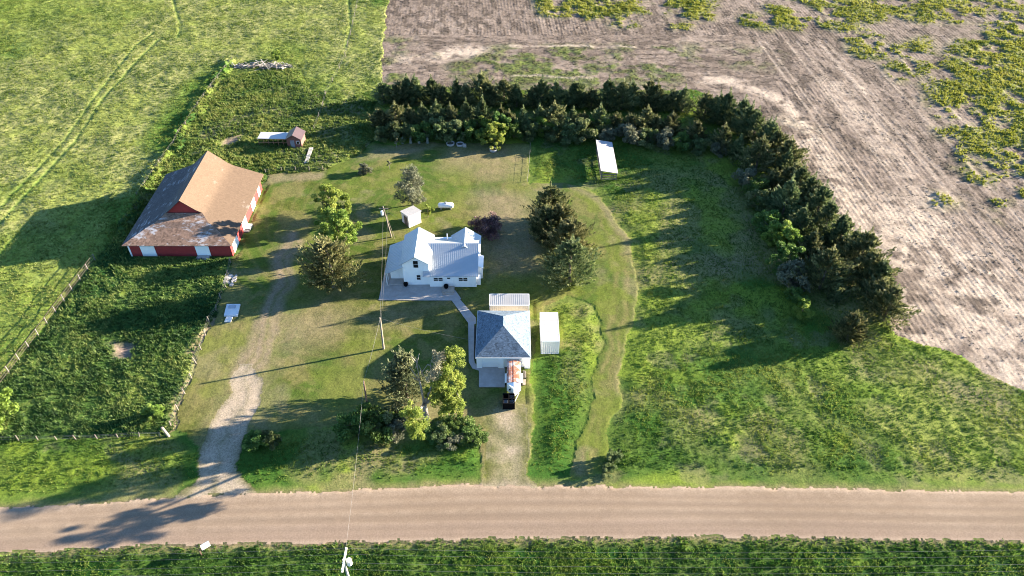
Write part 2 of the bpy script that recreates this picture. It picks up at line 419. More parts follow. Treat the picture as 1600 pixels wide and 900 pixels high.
for pts, a in (([(770, 75), (1060, 72), (1090, 110), (1040, 135), (800, 138), (700, 125), (700, 108)], .75), ([(590, 78), (680, 78), (690, 86), (600, 90)], .8), ([(600, 60), (640, 60), (640, 75), (600, 76)], .6),
               ([(1200, 190), (1250, 190), (1275, 215), (1230, 205)], .7), ([(590, 90), (620, 100), (640, 134), (592, 130)], .9), ([(1060, 70), (1220, 80), (1200, 110), (1090, 100)], .4)):
    add(greenm, area(pts, 3.5) * a)
greenm *= C * sstep(0.40, 0.6, n5 * .6 + n2 * .4)
sand = np.zeros(X.shape)
for pts, a in (([(682, 75), (745, 70), (765, 76), (735, 92), (690, 96)], 1), ([(615, 90), (680, 88), (690, 98), (620, 104)], .6)):
    add(sand, area(pts, 2) * a)
for pts, wd, a in (([(1085, 126), (1130, 126), (1185, 142), (1225, 162), (1255, 200)], 3.5, .95), ([(1240, 195), (1290, 255), (1330, 320), (1380, 400), (1420, 470), (1450, 530)], 7, .75),
                   ([(1300, 130), (1380, 230), (1460, 330), (1520, 440), (1590, 560)], 6, .55), ([(800, 73), (900, 73), (1000, 75)], 1.0, .8), ([(800, 120), (930, 124)], 1.0, .6),
                   ([(1420, 350), (1480, 420), (1560, 500), (1620, 580)], 16, .85), ([(1300, 95), (1350, 145), (1370, 180)], 1.2, .8)):
    add(sand, stroke(pts, wd, wd * 0.5 + .6) * a)
sand *= C * sstep(0.36, 0.56, n5 * .4 + n2 * .6)
headland = ((Y > 152) & (X < 60)) & C & (Y < 186)
rowu = np.where(headland, Y + 0.02 * X + 0.5 * n12, X + 0.055 * Y + 0.4 * n12) * (2 * math.pi / 0.86)
rows = np.where(C, np.sin(rowu), 0)
stub = sstep(0.44, 0.58, fbm(np.where(headland, X * .4, X + .055 * Y), np.where(headland, Y, Y * .33), 1.25, 4, 55, .6))
furrow = np.zeros(X.shape)
for x_, a_ in ((64.6, 1), (66.2, .7), (71.5, .9), (74.0, .6), (79.5, 1), (81.3, .6), (88.0, .8), (95.5, .7)):
    add(furrow, np.exp(-((X + .055 * Y - .055 * 130 + .25 * (n12 - .5) - x_) / .38) ** 2) * a_ * (.5 + n5) * C * (Y < 182))
sand = np.maximum(sand, furrow * .55 * (X > 58))
add(bare, sand * 1.0)
add(bright, weedm)
add(lush, np.clip(greenm * 1.1, 0, 1)); add(bright, greenm * .45 * (n2 > .5))
rk = np.where(headland, .18, 1.0) * (.35 + .75 * sstep(.40, .62, fbm(X, Y, 14, 4, 57))) + .15
n1f = fbm(X, Y, .9, 3, 58)
add(dry, C * np.clip(0.22 + 0.30 * rows * rk * 1.0 + (stub - .45) * np.where(headland, .55, .8) + (n1f - .5) * 1.0, 0, 0.9) * (1 - weedm) * (1 - .8 * sand))
# ---- verges, road
V = is_["roadside_verge"]
add(bright, V * sstep(-0.2, -1.0, -dz["roadside_verge"]) * 0)
add(dry, V * (1 - sstep(0.2, 1.6, dz["roadside_verge"])) * 0.8)
add(lush, V * sstep(0.48, 0.62, n5) * 0.9)
add(bright, V * sstep(0.56, 0.68, n2 * .4 + n5 * .6) * 0.8)
edge = sstep(-1.5, -0.1, dz["gravel_road"]) * (zone != 7)
add(dry, edge * 0.65); add(bare, sstep(-0.7, 0.05, dz["gravel_road"]) * (zone != 7) * .55)
R = is_["gravel_road"]
# road lanes: metres from the north edge, worked out along the road's own line
ro_n = sorted(G(*p) for p in P_road[:12]); ro_s = sorted(G(*p) for p in P_road[12:])
yn = np.interp(X, [p[0] for p in ro_n], [p[1] for p in ro_n]); ys = np.interp(X, [p[0] for p in ro_s], [p[1] for p in ro_s])
lane = np.clip((yn - Y) / np.maximum(yn - ys, 1), 0, 1)
lw = lane + (vn(X * .12, Y, 3.0, 61) - .5) * 0.05
wheel = sum(np.exp(-((lw - c) / s_) ** 2) * a for c, s_, a in ((.20, .05, .7), (.37, .06, 1), (.56, .05, .9), (.62, .02, .6), (.78, .06, .7), (.90, .03, .5)))
add(dry, R * np.clip(wheel * (0.35 + .8 * vn(X * .08, Y, 1.4, 62)), 0, 1))
add(lush, R * sstep(.25, .6, (lane - 0.25) * (.5 + n12)) * 0.5)
add(bare, R * (sstep(.10, .0, lane) + sstep(.93, 1.0, lane)) * .8)

# ---- heights
hN1 = fbm(X, Y, 1.3, 4, 71, .6); hN3 = fbm(X, Y, 3.5, 4, 72, .55)
sw = fbm(WX * 0.55 + WY * .3, WY * 1.0 - WX * .2, 1.5, 4, 73, .6)     # lodged, combed grass
H = np.full(X.shape, 0.06)
tall = {"meadow": (0.06, 0.22, 0.24), "pasture": (0.05, 0.26, 0.40), "weed_patch": (0.12, 0.48, 0.36), "roadside_verge": (0.0, 0.26, 0.30)}
for nm, (b, a1, a3) in tall.items():
    m = is_[nm]
    base_n = sw if nm == "pasture" else hN1
    ed = sstep(0, 1.2, dz[nm]) if nm in dz else 1.0
    H = np.where(m, 0.05 + (b + a1 * np.clip(base_n - .28, 0, 1) + a3 * np.clip(hN3 - .3, 0, 1)) * ed, H)
# meadow fades out towards lawn / road so that borders are low
dl = np.minimum(-dz["lawn"], -dz["gravel_road"] - 1.2)
mf = sstep(-.2, 3.0, dl)
H = np.where(M, 0.05 + (H - 0.05) * mf, H)
H = np.where(M & (dz["gravel_road"] > -3.2) & (dz["gravel_road"] <= 0), 0.05 + 0.07 * n2, H)
H = np.where(Pm | W, H - 0.13 * rutsA, H)
H = H + scrub * (Pm | W) * 0.9 * np.clip(hN1 - .25, 0, 1) * 2
H = np.where(L, 0.05 + 0.085 * hN1 + 0.06 * hN3, H)
H = np.where(C, 0.06 + 0.02 * rows * rk + 0.16 * hN1 + weedm * 0.55 * np.clip(hN1 * 1.3 - .2, 0, 1) + greenm * .2 * hN1, H)
H = np.where(D, 0.05 + (0.085 * hN1 + .06 * hN3) * (1 - .6 * np.clip(bare, 0, 1)), H)
H = np.where(R, 0.10 + 0.10 * np.sin(np.clip(lane, 0, 1) * math.pi) - 0.035 * wheel + 0.02 * hN1 + 0.03 * np.exp(-((lane - .03) / .03) ** 2), H)
H = H * (1 - 0.75 * np.clip(bare, 0, 1) * (M | W | Pm | V)) 
H = np.maximum(H, 0.0)
# flat ground under buildings and slabs
PADS = [(-63.6, -45.6, 96.4, 118.2), (-20.6, -4.4, 89, 98.8), (-5.6, 3.2, 71.4, 85.5), (3.9, 7.0, 74.7, 81.3), (-1.2, 1.8, 66, 72)]
padm = np.zeros(X.shape, bool)
for (a, b, c, d) in PADS: padm |= (X > a - .3) & (X < b + .3) & (Y > c - .3) & (Y < d + .3)
SLABS = {"patio": [(591.7, 469.5), (601.3, 424), (633, 424), (633, 445), (700, 445), (712, 455), (720.7, 467.5), (712, 470)],
         "footpath": [(706, 470.2), (718.5, 468), (743.5, 497), (744, 506), (741, 507), (740.5, 560), (742, 568), (748.4, 573.5), (748.4, 579.5), (738, 576), (732.5, 566), (731.5, 505)],
         "garage_apron": [(748.4, 572.5), (789.5, 572.5), (789, 605.4), (748.4, 605.4)], "flower_bed": [(741.2, 510), (744, 510), (744, 566), (741.2, 560)],
         "cistern": [(355, 477), (376, 477), (371.5, 495), (364, 504), (350.5, 504), (350.5, 495)]}
for P_ in SLABS.values(): padm |= field(P_, True, 2, True) > -.22
H = np.where(padm, 0.03, H)

MG = dict(
    meadow=ground_mat("meadow_grass_cover", (0.044, 0.103, 0.015), (0.113, 0.183, 0.029), (0.197, 0.248, 0.053), (0.248, 0.197, 0.124), (0.278, 0.255, 0.099), (0.044, 0.131, 0.017), (0.219, 0.299, 0.035), 4.5, .8),
    pasture=ground_mat("pasture_grass_cover", (0.085, 0.150, 0.024), (0.205, 0.270, 0.055), (0.310, 0.350, 0.095), (0.232, 0.181, 0.116), (0.350, 0.345, 0.130), (0.075, 0.175, 0.022), (0.265, 0.340, 0.055), 3.2, .9),
    weed_patch=ground_mat("weed_cover", (0.027, 0.077, 0.015), (0.069, 0.135, 0.027), (0.138, 0.188, 0.045), (0.325, 0.237, 0.188), (0.250, 0.213, 0.112), (0.025, 0.081, 0.018), (0.150, 0.206, 0.037), 3.6, .9),
    crop_field=ground_mat("tilled_soil", (.160, .123, .098), (.262, .204, .165), (.365, .290, .236), (.56, .455, .36), (.105, .080, .062), (.100, .150, .034), (.200, .240, .040), 4.0, .8, mid=.8),
    lawn=ground_mat("mown_lawn", (.062, .088, .015), (.116, .138, .026), (.180, .184, .048), (.300, .238, .155), (.245, .212, .084), (.075, .135, .020), (.150, .190, .03), 4.0, .7),
    roadside_verge=ground_mat("verge_cover", (0.021, 0.065, 0.010), (0.058, 0.120, 0.018), (0.124, 0.176, 0.039), (0.260, 0.195, 0.130), (0.234, 0.215, 0.091), (0.018, 0.072, 0.010), (0.130, 0.215, 0.023), 4.0, .9),
    driveway=ground_mat("driveway_dirt", (.062, .088, .015), (.122, .138, .030), (.190, .184, .060), (.46, .375, .280), (.26, .22, .14), (.06, .1, .02), (.12, .15, .03), 5.0, .5),
    gravel_road=ground_mat("road_gravel", (.300, .222, .156), (.350, .264, .190), (.400, .306, .224), (.435, .335, .245), (.268, .197, .142), (.345, .248, .190), (.3, .22, .17), 6.0, .4, mid=.9, bd=.03, grain=.22),
)
vid = -np.ones(X.shape, np.int64)
F = np.arange(NX * NY).reshape(NX, NY)
q = np.stack([F[:-1, :-1], F[1:, :-1], F[1:, 1:], F[:-1, 1:]], -1).reshape(-1, 4)
q = q[K[q].all(1)]
fz = zone[q[:, 0]]
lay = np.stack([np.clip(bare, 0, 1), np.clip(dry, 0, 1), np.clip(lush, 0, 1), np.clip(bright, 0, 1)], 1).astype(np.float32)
GLABEL = {"meadow": "lush green meadow around the mown yard and along the road", "pasture": "rough yellow-green pasture with wheel ruts", "weed_patch": "tall weeds in the corral and round the barn",
          "crop_field": "pale pinkish tilled field with weedy patches behind the windbreak", "lawn": "mown yellowish lawn of the farmyard", "roadside_verge": "dark green verge on the near side of the road",
          "driveway": "pale dirt driveways from the road into the yard", "gravel_road": "wide pinkish gravel road"}

def np_mesh(name, co, faces, material, attrs=None, smooth=True):
    me = bpy.data.meshes.new(name); nv, nf, k = len(co), len(faces), faces.shape[1]
    me.vertices.add(nv); me.vertices.foreach_set("co", np.ascontiguousarray(co, np.float32).ravel())
    me.loops.add(nf * k); me.loops.foreach_set("vertex_index", np.ascontiguousarray(faces, np.int32).ravel())
    me.polygons.add(nf); me.polygons.foreach_set("loop_start", np.arange(0, nf * k, k, dtype=np.int32))
    try: me.polygons.foreach_set("loop_total", np.full(nf, k, np.int32))
    except Exception: pass
    if smooth: me.polygons.foreach_set("use_smooth", np.ones(nf, bool))
    me.materials.append(material)
    for an, (ty, dat) in (attrs or {}).items():
        a = me.attributes.new(an, ty, 'POINT')
        a.data.foreach_set("color" if ty == 'FLOAT_COLOR' else "value", np.ascontiguousarray(dat, np.float32).ravel())
    me.update(calc_edges=True)
    o = bpy.data.objects.new(name, me); COL.objects.link(o); return o

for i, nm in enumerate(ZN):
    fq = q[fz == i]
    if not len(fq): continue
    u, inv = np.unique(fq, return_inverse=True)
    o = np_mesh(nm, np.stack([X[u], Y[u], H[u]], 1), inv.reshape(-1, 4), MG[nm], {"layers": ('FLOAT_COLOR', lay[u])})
    tag(o, GLABEL[nm], nm.replace("_", " "), kind="structure")
# the land beyond, out to the horizon
o = link_mesh("terrain", [(-4000, -4000, -.06), (4000, -4000, -.06), (4000, 4000, -.06), (-4000, 4000, -.06)], [(0, 1, 2, 3)],
              mat("distant_grassland", (.12, .14, .045), .95, 0, .3, .05))
tag(o, "open grassland reaching away to the horizon", "terrain", kind="structure")

# ---------------------------------------------------------------- grass: clumps of blades, one mass per kind
def tufts(name, mask, density, h, wd, blades, material, label, hvar=0.5, dens_map=None, spread=0.6):
    idx = np.nonzero(mask & K & ~padm)[0]
    p = density * STEP * STEP * (dens_map[idx] if dens_map is not None else 1.0)
    cnt = rng.poisson(p); idx = np.repeat(idx, cnt); n = len(idx)
    bx = X[idx] + rng.uniform(-.5, .5, n) * STEP; by = Y[idx] + rng.uniform(-.5, .5, n) * STEP; bz = H[idx] - 0.03
    s = (1 - hvar / 2 + hvar * rng.random(n)) * (0.6 + 0.8 * n2[idx])
    tint = np.clip(rng.normal(0.5, .2, n) + (n5[idx] - .5) * 1.2, 0, 1)
    N = n * blades
    r = lambda a: np.repeat(a, blades)
    az = rng.random(N) * 2 * math.pi; lean = (0.15 + spread * rng.random(N)); hh = h * r(s) * (0.6 + .6 * rng.random(N))
    cx = r(bx) + rng.normal(0, .10, N) * r(s); cy = r(by) + rng.normal(0, .10, N) * r(s); cz = r(bz)
    ww = wd * r(s) * (.6 + .8 * rng.random(N))
    px_, py_ = -np.sin(az) * ww / 2, np.cos(az) * ww / 2
    v = np.empty((N, 3, 3), np.float32)
    v[:, 0] = np.stack([cx - px_, cy - py_, cz], 1); v[:, 1] = np.stack([cx + px_, cy + py_, cz], 1)
    v[:, 2] = np.stack([cx + np.cos(az) * lean * hh, cy + np.sin(az) * lean * hh, cz + hh], 1)
    o = np_mesh(name, v.reshape(-1, 3), np.arange(N * 3).reshape(-1, 3), material, {"tint": ('FLOAT', np.repeat(tint, blades * 3))}, smooth=False)
    return tag(o, label, "grass", kind="stuff")
lm = lambda n, d, m_, l, t=.45: leaf_mat(n, d, m_, l, t, 0.0, .68)
tufts("meadow_grass", M & (dl > 0.4), 13, .19, .085, 5, lm("meadow_blades", (0.038, 0.105, 0.013), (0.128, 0.225, 0.027), (0.300, 0.338, 0.068)), "lush meadow grass growing round the yard and along the far roadside", dens_map=(.5 + n5) * (.15 + .85 * sstep(.3, 3.0, dl)))
tufts("pasture_grass", Pm & (rutsA < .5), 6.5, .25, .10, 5, lm("pasture_blades", (0.090, 0.155, 0.020), (0.225, 0.290, 0.050), (0.390, 0.410, 0.130)), "rough pale pasture grass left of the barn", dens_map=.4 + 1.2 * sw, spread=1.0)
tufts("tall_weeds", W & (bare < .4) & (Y < 100), 10.0, .34, .135, 6, lm("weed_leaves", (0.043, 0.106, 0.025), (0.129, 0.224, 0.050), (0.325, 0.386, 0.106)), "tall broad-leaved weeds filling the corral and barnyard", dens_map=.4 + 1.2 * hN1)
tufts("barnyard_weeds", W & (bare < .4) & (Y >= 100), 6.5, .38, .16, 6, lm("barnyard_weed_leaves", (0.052, 0.111, 0.018), (0.150, 0.227, 0.039), (0.312, 0.338, 0.091)), "yellow-green tall weeds behind the barn and round the coop", dens_map=.4 + 1.2 * hN1)
tufts("field_weeds", C & (weedm > .25), 6.5, .36, .16, 6, lm("field_weed_leaves", (.10, .14, .014), (.25, .275, .030), (.38, .37, .07)), "yellow-green weeds in patches on the tilled field", dens_map=weedm)
tufts("field_stubble", C & (weedm < .3), 3.0, .12, .12, 4, lm("stubble_leaves", (.04, .036, .026), (.085, .070, .05), (.14, .14, .055), .1), "sparse dark stubble left on the tilled field", dens_map=(.25 + stub + greenm * 2) * (1 - .75 * sand))
tufts("verge_grass", V, 12.0, .25, .10, 6, lm("verge_blades", (0.022, 0.082, 0.011), (0.072, 0.172, 0.022), (0.216, 0.296, 0.050)), "dense dark grass on the near roadside verge", dens_map=.4 + 1.2 * hN1)
tufts("lawn_tufts", ((L | D) & (bare < .6)) | (M & (dl <= .4)), 7.0, .11, .10, 5, lm("lawn_blades", (0.076, 0.108, 0.019), (0.162, 0.178, 0.041), (0.281, 0.265, 0.103)), "short tufts in the mown lawn")
def bm_fix(o):
    import bmesh
    bm = bmesh.new(); bm.from_mesh(o.data); bmesh.ops.recalc_face_normals(bm, faces=bm.faces); bm.to_mesh(o.data); bm.free()
# ================================================================ BUILDINGS
white = mat("white_siding", (.85, .85, .84), .55, 0, .04, 1.5)
whited = mat("white_painted_door", (.84, .84, .84), .5, 0, .03, 2)
trim = mat("white_trim", (.82, .82, .80), .5, 0, .03, 2)
glass = mat("dark_window_glass", (.012, .013, .016), .12, 0, .1, 2)
glass.node_tree.nodes["Principled BSDF"].inputs["Specular IOR Level"].default_value = .5
metalroof = mat("grey_metal_roofing", (.40, .43, .46), .42, .3, .05, .8)
concrete = mat("concrete", (.34, .315, .30), .9, 0, .14, 1.2, .2, (.30, .28, .26), .35, .7)
blackm = mat("black_plastic", (.004, .004, .005), .9, 0, .2, 4); blackm.node_tree.nodes['Principled BSDF'].inputs['Specular IOR Level'].default_value = .08
wood = mat("grey_weathered_wood", (.17, .145, .12), .9, 0, .25, 5)
palewood = mat("pale_pole_wood", (.24, .20, .16), .85, 0, .2, 4)
darkwood = mat("brown_timber", (.12, .075, .05), .9, 0, .25, 5)
redp = mat("red_barn_paint", (.27, .022, .022), .75, 0, .14, 2.0, 0, (.22, .03, .028), .3, .8)
galv = mat("galvanised_metal", (.55, .56, .57), .4, .6, .08, 3)
wire = mat("wire_cable", (.16, .15, .14), .5, .4, .1, 2)

def shingles(name, c, var, worn, amt, wscale, stretch=(1, 1, 1), rough=.9, sc=(3.2, 5.5, 5.5)):
    """courses of shingles with worn pale patches"""
    m, nt, bs = new_mat(name)
    tc = nd(nt, "ShaderNodeTexCoord").outputs["Object"]
    vo = nd(nt, "ShaderNodeTexVoronoi"); vo.inputs["Scale"].default_value = 1.0
    mp = nd(nt, "ShaderNodeMapping"); mp.inputs["Scale"].default_value = sc; nt.links.new(tc, mp.inputs[0]); nt.links.new(mp.outputs[0], vo.inputs["Vector"])
    bw = nd(nt, "ShaderNodeRGBToBW"); nt.links.new(vo.outputs["Color"], bw.inputs[0])
    n = noise(nt, tc, .8, 5, .65)
    f = mth(nt, 'ADD', mth(nt, 'MULTIPLY', bw.outputs[0], .55), mth(nt, 'MULTIPLY', n, .45))
    col = ramp(nt, f, [(.25, tuple(x * (1 - var) for x in c)), (.75, tuple(min(1, x * (1 + var)) for x in c))])
    if worn:
        mp2 = nd(nt, "ShaderNodeMapping"); mp2.inputs["Scale"].default_value = stretch; nt.links.new(tc, mp2.inputs[0])
        n2_ = noise(nt, mp2.outputs[0], wscale, 7, .72)
        n3_ = noise(nt, tc, .22, 3, .5)
        k = mth(nt, 'ADD', mth(nt, 'MULTIPLY', n2_, .65), mth(nt, 'MULTIPLY', n3_, .35))
        k = ramp(nt, k, [(.60 - amt * .2, (0, 0, 0)), (.68 - amt * .2, (1, 1, 1))])
        col = mixc(nt, k, col, worn)
    nt.links.new(col, bs.inputs["Base Color"]); bs.inputs["Roughness"].default_value = rough
    bs.inputs["Specular IOR Level"].default_value = .2
    bump(nt, bs, bw.outputs[0], .35, .03)
    return m

def ribs(b, p0, p1, q0, q1, n, r=.02, up=.022):
    """standing seams from the eave edge p0-p1 to the ridge edge q0-q1"""
    for i in range(n + 1):
        t = i / n
        a = Vector(p0).lerp(Vector(p1), t); c = Vector(q0).lerp(Vector(q1), t)
        side = (Vector(p1) - Vector(p0)).normalized() * r
        b.slab([tuple(a - side + Vector((0, 0, up))), tuple(a + side + Vector((0, 0, up))), tuple(c + side + Vector((0, 0, up))), tuple(c - side + Vector((0, 0, up)))], up + .01)

# ---------------------------------------------------------------- barn
bo = (-54.6, 106.5, 0.0)
barn = thing("barn", "large red barn with white doors and a tan flared shingle roof", "barn", bo)
xl, xr, yf, yb = -63.0, -46.2, 97.2, 117.2
ez = 2.72
b = MB(bo)
b.box(xl, xr, yf, yb - .4, -.2, 2.6)
b.prism([(-57.6, 102.6, 2.5), (-51.6, 102.6, 2.5), (-51.6, 102.6, 5.0), (-54.6, 102.6, 7.55), (-57.6, 102.6, 5.0)], (0, .25, 0))
b.prism([(xl, yb - .65, 2.5), (xr, yb - .65, 2.5), (-51.4, yb - .65, 4.7), (-54.6, yb - .65, 7.4), (-57.8, yb - .65, 4.7)], (0, .25, 0))
b.build("wall", redp, barn)
r1 = shingles("tan_roof_shingles", (.110, .076, .053), .12, (.19, .16, .14), .06, .5)
r2 = shingles("worn_brown_shingles", (.20, .128, .092), .40, (.42, .40, .40), .34, 1.6, (.5, 1, 1), sc=(3.0, 3.4, 6))
r3 = shingles("shaded_grey_shingles", (.080, .074, .076), .25, (.30, .30, .32), .30, 1.8, (1, .3, 1))  # left slope's shade put into a darker bluish base; pale streaks are wear
PX_ = [0, 1.2, 2.2, 3.05, 3.7, 4.4, 5.8, 6.9, 7.9, 8.95]; PZ_ = [7.72, 6.68, 5.81, 5.08, 4.68, 4.40, 3.89, 3.48, 3.11, ez]; PY_ = [102.2, 102.2, 102.2, 102.45, 101.6, 100.7, 99.7, 98.65, 97.65, 96.6]
for sgn, mm in ((1, r1), (-1, r3)):
    b = MB(bo); n_ = len(PX_)
    for dz_ in (0, -.12):
        for i in range(n_): b.p(-54.6 + sgn * PX_[i], PY_[i], PZ_[i] + dz_); b.p(-54.6 + sgn * PX_[i], yb + .6, PZ_[i] + dz_)
    for i in range(n_ - 1):
        a_ = 2 * i; c_ = a_ + 2 * n_
        b.f += [[a_, a_ + 2, a_ + 3, a_ + 1][::sgn], [c_, c_ + 1, c_ + 3, c_ + 2][::sgn]]
        T_ = [b.v[k_] for k_ in (a_, a_ + 2, a_ + 3, a_ + 1)]; U_ = [b.v[k_] for k_ in (c_, c_ + 2, c_ + 3, c_ + 1)]
        for q0, q1 in ((0, 1), (2, 3)):
            n0 = len(b.v); b.v += [T_[q0], T_[q1], U_[q1], U_[q0]]; b.f.append([n0, n0 + 1, n0 + 2, n0 + 3])
    e_ = 2 * (n_ - 1); n0 = len(b.v); b.v += [b.v[e_], b.v[e_ + 1], b.v[e_ + 1 + 2 * n_], b.v[e_ + 2 * n_]]; b.f.append([n0, n0 + 1, n0 + 2, n0 + 3])
    o = b.build("roof", mm, barn)
    for f_ in o.data.polygons: f_.use_smooth = abs(f_.normal.z) > .3
    o["label"] = "sunlit tan shingle roof side" if sgn > 0 else "shade-toned grey shingle roof side with worn pale streaks"
b = MB(bo)
fx, fyy, fzz = PX_[3:], PY_[3:], PZ_[3:]
for i in range(6):
    b.slab([(-54.6 - fx[i + 1], fyy[i + 1], fzz[i + 1] + .004), (-54.6 + fx[i + 1], fyy[i + 1], fzz[i + 1] + .004), (-54.6 + fx[i], fyy[i], fzz[i] + .004), (-54.6 - fx[i], fyy[i], fzz[i] + .004)], .12)
o = b.build("roof", r2, barn); o["label"] = "front hip of worn brown shingles with bare grey patches"
# doors
def bdoor(b_, x0, x1, y0, y1, z1): b_.box(x0, x1, y0, y1, .1, z1)
for (p0, p1) in ((221, 247), (306, 331)):
    x0 = (p0 + 4 - 800) / FPX * 125.2; x1 = (p1 - 800) / FPX * 125.2
    b = MB(bo); b.box(x0, x1, yf - .10, yf - .01, .12, 2.35); d = b.build("door", whited, barn)
    c = MB(bo); c.box(x0 - .1, x1 + .1, yf - .09, yf - .005, 2.36, 2.46); c.build("door_track", trim, d)
for (y0, y1) in ((98.0, 100.7), (103.8, 106.1), (109.7, 111.8)):
    b = MB(bo); b.box(xr + .01, xr + .10, y0, y1, .12, 2.35); d = b.build("door", whited, barn)
b = MB(bo); b.box(xr + .01, xr + .09, 114.0, 115.4, .12, 2.2); b.build("door", mat("grey_plank_door", (.33, .31, .29), .85), barn)
b = MB(bo)
b.box(xl - .04, xl + .22, yf - .04, yf + .2, 0, 2.58); b.build("corner_trim", trim, barn)
def small_step(name, label, x0, x1, y0, y1, h):
    t = MB(((x0 + x1) / 2, (y0 + y1) / 2, 0)); t.box(x0, x1, y0, y1, -.05, h); t.box(x0 + .15, x1 - .15, y0 - .35, y0 - .004, -.05, h * .5)
    o = t.build(name, concrete); o.location = ((x0 + x1) / 2, (y0 + y1) / 2, 0); return tag(o, label, "step")
x_, y_ = G(318, 403.5); small_step("concrete_step", "pale step in the weeds below the barn's front white door", x_ - 1, x_ + 1, y_ - .35, y_ + .35, .35)
x_, y_ = G(388, 357); small_step("loading_step", "pale concrete loading step against the barn's sunny side", x_ - .9, x_ + .6, y_ - .8, y_ + .8, .5)

# ---------------------------------------------------------------- farmhouse
ho = (-11.5, 92.0, 0.0)
house = thing("farmhouse", "white farmhouse with grey metal roofs and a long low wing", "house", ho)
gx0, gx1, gyf, gyb = -17.05, -12.95, 90.0, 97.0
b = MB(ho)
b.prism([(gx0, gyf, -.1), (gx1, gyf, -.1), (gx1, gyf, 4.3), (-14.95, gyf, 5.75), (gx0, gyf, 4.3)], (0, gyb - gyf, 0))
b.prism([(-5.6, 89.5, -.1), (-5.6, 98.0, -.1), (-5.6, 98.0, 2.5), (-5.6, 94.35, 4.8), (-5.6, 89.5, 2.42)], (-7.34, 0, 0))
b.prism([(-9.6, 98.1, -.1), (-5.5, 98.1, -.1), (-5.5, 98.1, 3.2), (-7.55, 98.1, 4.75), (-9.6, 98.1, 3.2)], (0, -3.5, 0))
b.box(-12.9, -9.0, 96, 98.0, -.1, 3.4)
b.box(-19.3, -17.06, 91.3, 96.6, -.1, 2.5)
b.build("wall", white, house)
roof = MB(ho)
rz = 6.02
def gable_roof(b_, xc, hw, y0, y1, zr, ze, th=.10):
    b_.slab([(xc, y0, zr), (xc, y1, zr), (xc - hw, y1, ze), (xc - hw, y0, ze)], th)
    b_.slab([(xc, y1, zr), (xc, y0, zr), (xc + hw, y0, ze), (xc + hw, y1, ze)], th)
gable_roof(roof, -14.95, 2.42, 89.6, 97.25, rz, 4.40)
for s in (-1, 1):
    ribs(roof, (-14.95 + s * 2.42, 89.6, 4.40), (-14.95 + s * 2.42, 97.25, 4.40), (-14.95, 89.6, rz), (-14.95, 97.25, rz), 18)
roof.build("roof", metalroof, house)["label"] = "steep metal roof of the two-storey gable"
roof = MB(ho)
roof.slab([(-13.9, 89.15, 2.50), (-5.3, 89.15, 2.50), (-5.3, 94.35, 5.0), (-13.9, 94.35, 5.0)], .10)
roof.slab([(-5.3, 94.35, 5.0), (-5.3, 98.3, 3.1), (-13.4, 98.3, 3.1), (-13.4, 94.35, 5.0)], .10)
ribs(roof, (-12.6, 89.15, 2.50), (-5.3, 89.15, 2.50), (-12.6, 94.35, 5.0), (-5.3, 94.35, 5.0), 24)
roof.build("roof", metalroof, house)["label"] = "long ribbed metal roof of the low wing"
roof = MB(ho)
gable_roof(roof, -7.55, 2.5, 93.6, 98.5, 5.03, 3.26)
for s in (-1, 1): ribs(roof, (-7.55 + s * 2.5, 94.5, 3.26), (-7.55 + s * 2.5, 98.5, 3.26), (-7.55, 94.5, 5.03), (-7.55, 98.5, 5.03), 10)
roof.build("roof", metalroof, house)["label"] = "small rear gable roof"
roof = MB(ho)
roof.slab([(-19.95, 89.75, 2.44), (-17.0, 89.75, 3.80), (-17.0, 97.0, 3.80), (-19.95, 97.0, 2.44)], .09)
ribs(roof, (-19.95, 89.75, 2.44), (-19.95, 97.0, 2.44), (-17.06, 89.75, 3.77), (-17.06, 97.0, 3.77), 18)
roof.build("roof", metalroof, house)["label"] = "lean-to porch roof on the left side"
b = MB(ho)
for x in (-19.75,): b.tube((x, 89.95, .1), (x, 89.95, 2.45), .06, .06, 6)
b.tube((-19.75, 91.25, .1), (-19.75, 91.25, 2.5), .06, .06, 6)
b.build("porch_post", trim, house)
b = MB(ho); b.box(-19.4, -17.1, 89.85, 91.25, -.05, .32); b.build("porch_deck", concrete, house)
b = MB(ho); b.box(-18.9, -17.9, 91.22, 91.29, .35, 2.2); b.build("porch_door", whited, house)
b = MB(ho); b.box(-5.58, -4.7, 91.6, 94.4, -.1, 2.3); b.slab([(-5.55, 91.45, 2.75), (-4.55, 91.45, 2.3), (-4.55, 94.55, 2.3), (-5.55, 94.55, 2.75)], .1)
b.build("bay", white, house)
b = MB(ho); b.box(-5.58, -4.95, 90.0, 90.9, -.1, 1.4); b.build("bulkhead", white, house)
b = MB(ho); b.tube((-10.4, 96.3, 3.6), (-10.4, 96.3, 5.4), .09, .09, 8); b.build("vent_pipe", galv, house)
def window(x0, x1, z0, z1, yw, panes=1):
    f = MB(ho); f.box(x0 - .1, x1 + .1, yw - .05, yw - .004, z0 - .1, z1 + .1); fo = f.build("window", trim, house)
    g_ = MB(ho); wv = (x1 - x0) / panes
    for i in range(panes):
        m2 = (z0 + z1) / 2
        a, c = x0 + i * wv + (.05 if i else 0), x0 + (i + 1) * wv - (.05 if i < panes - 1 else 0)
        g_.box(a, c, yw - .07, yw - .052, z0, m2 - .03); g_.box(a, c, yw - .066, yw - .051, m2 + .03, z1)
    g_.build("pane", glass, fo)
def wz(px, py, yw):
    v = (py - 450) / FPX; t = yw / (cC - v * cS); return (px - 800) / FPX * t, HC - t * (cS + v * cC)
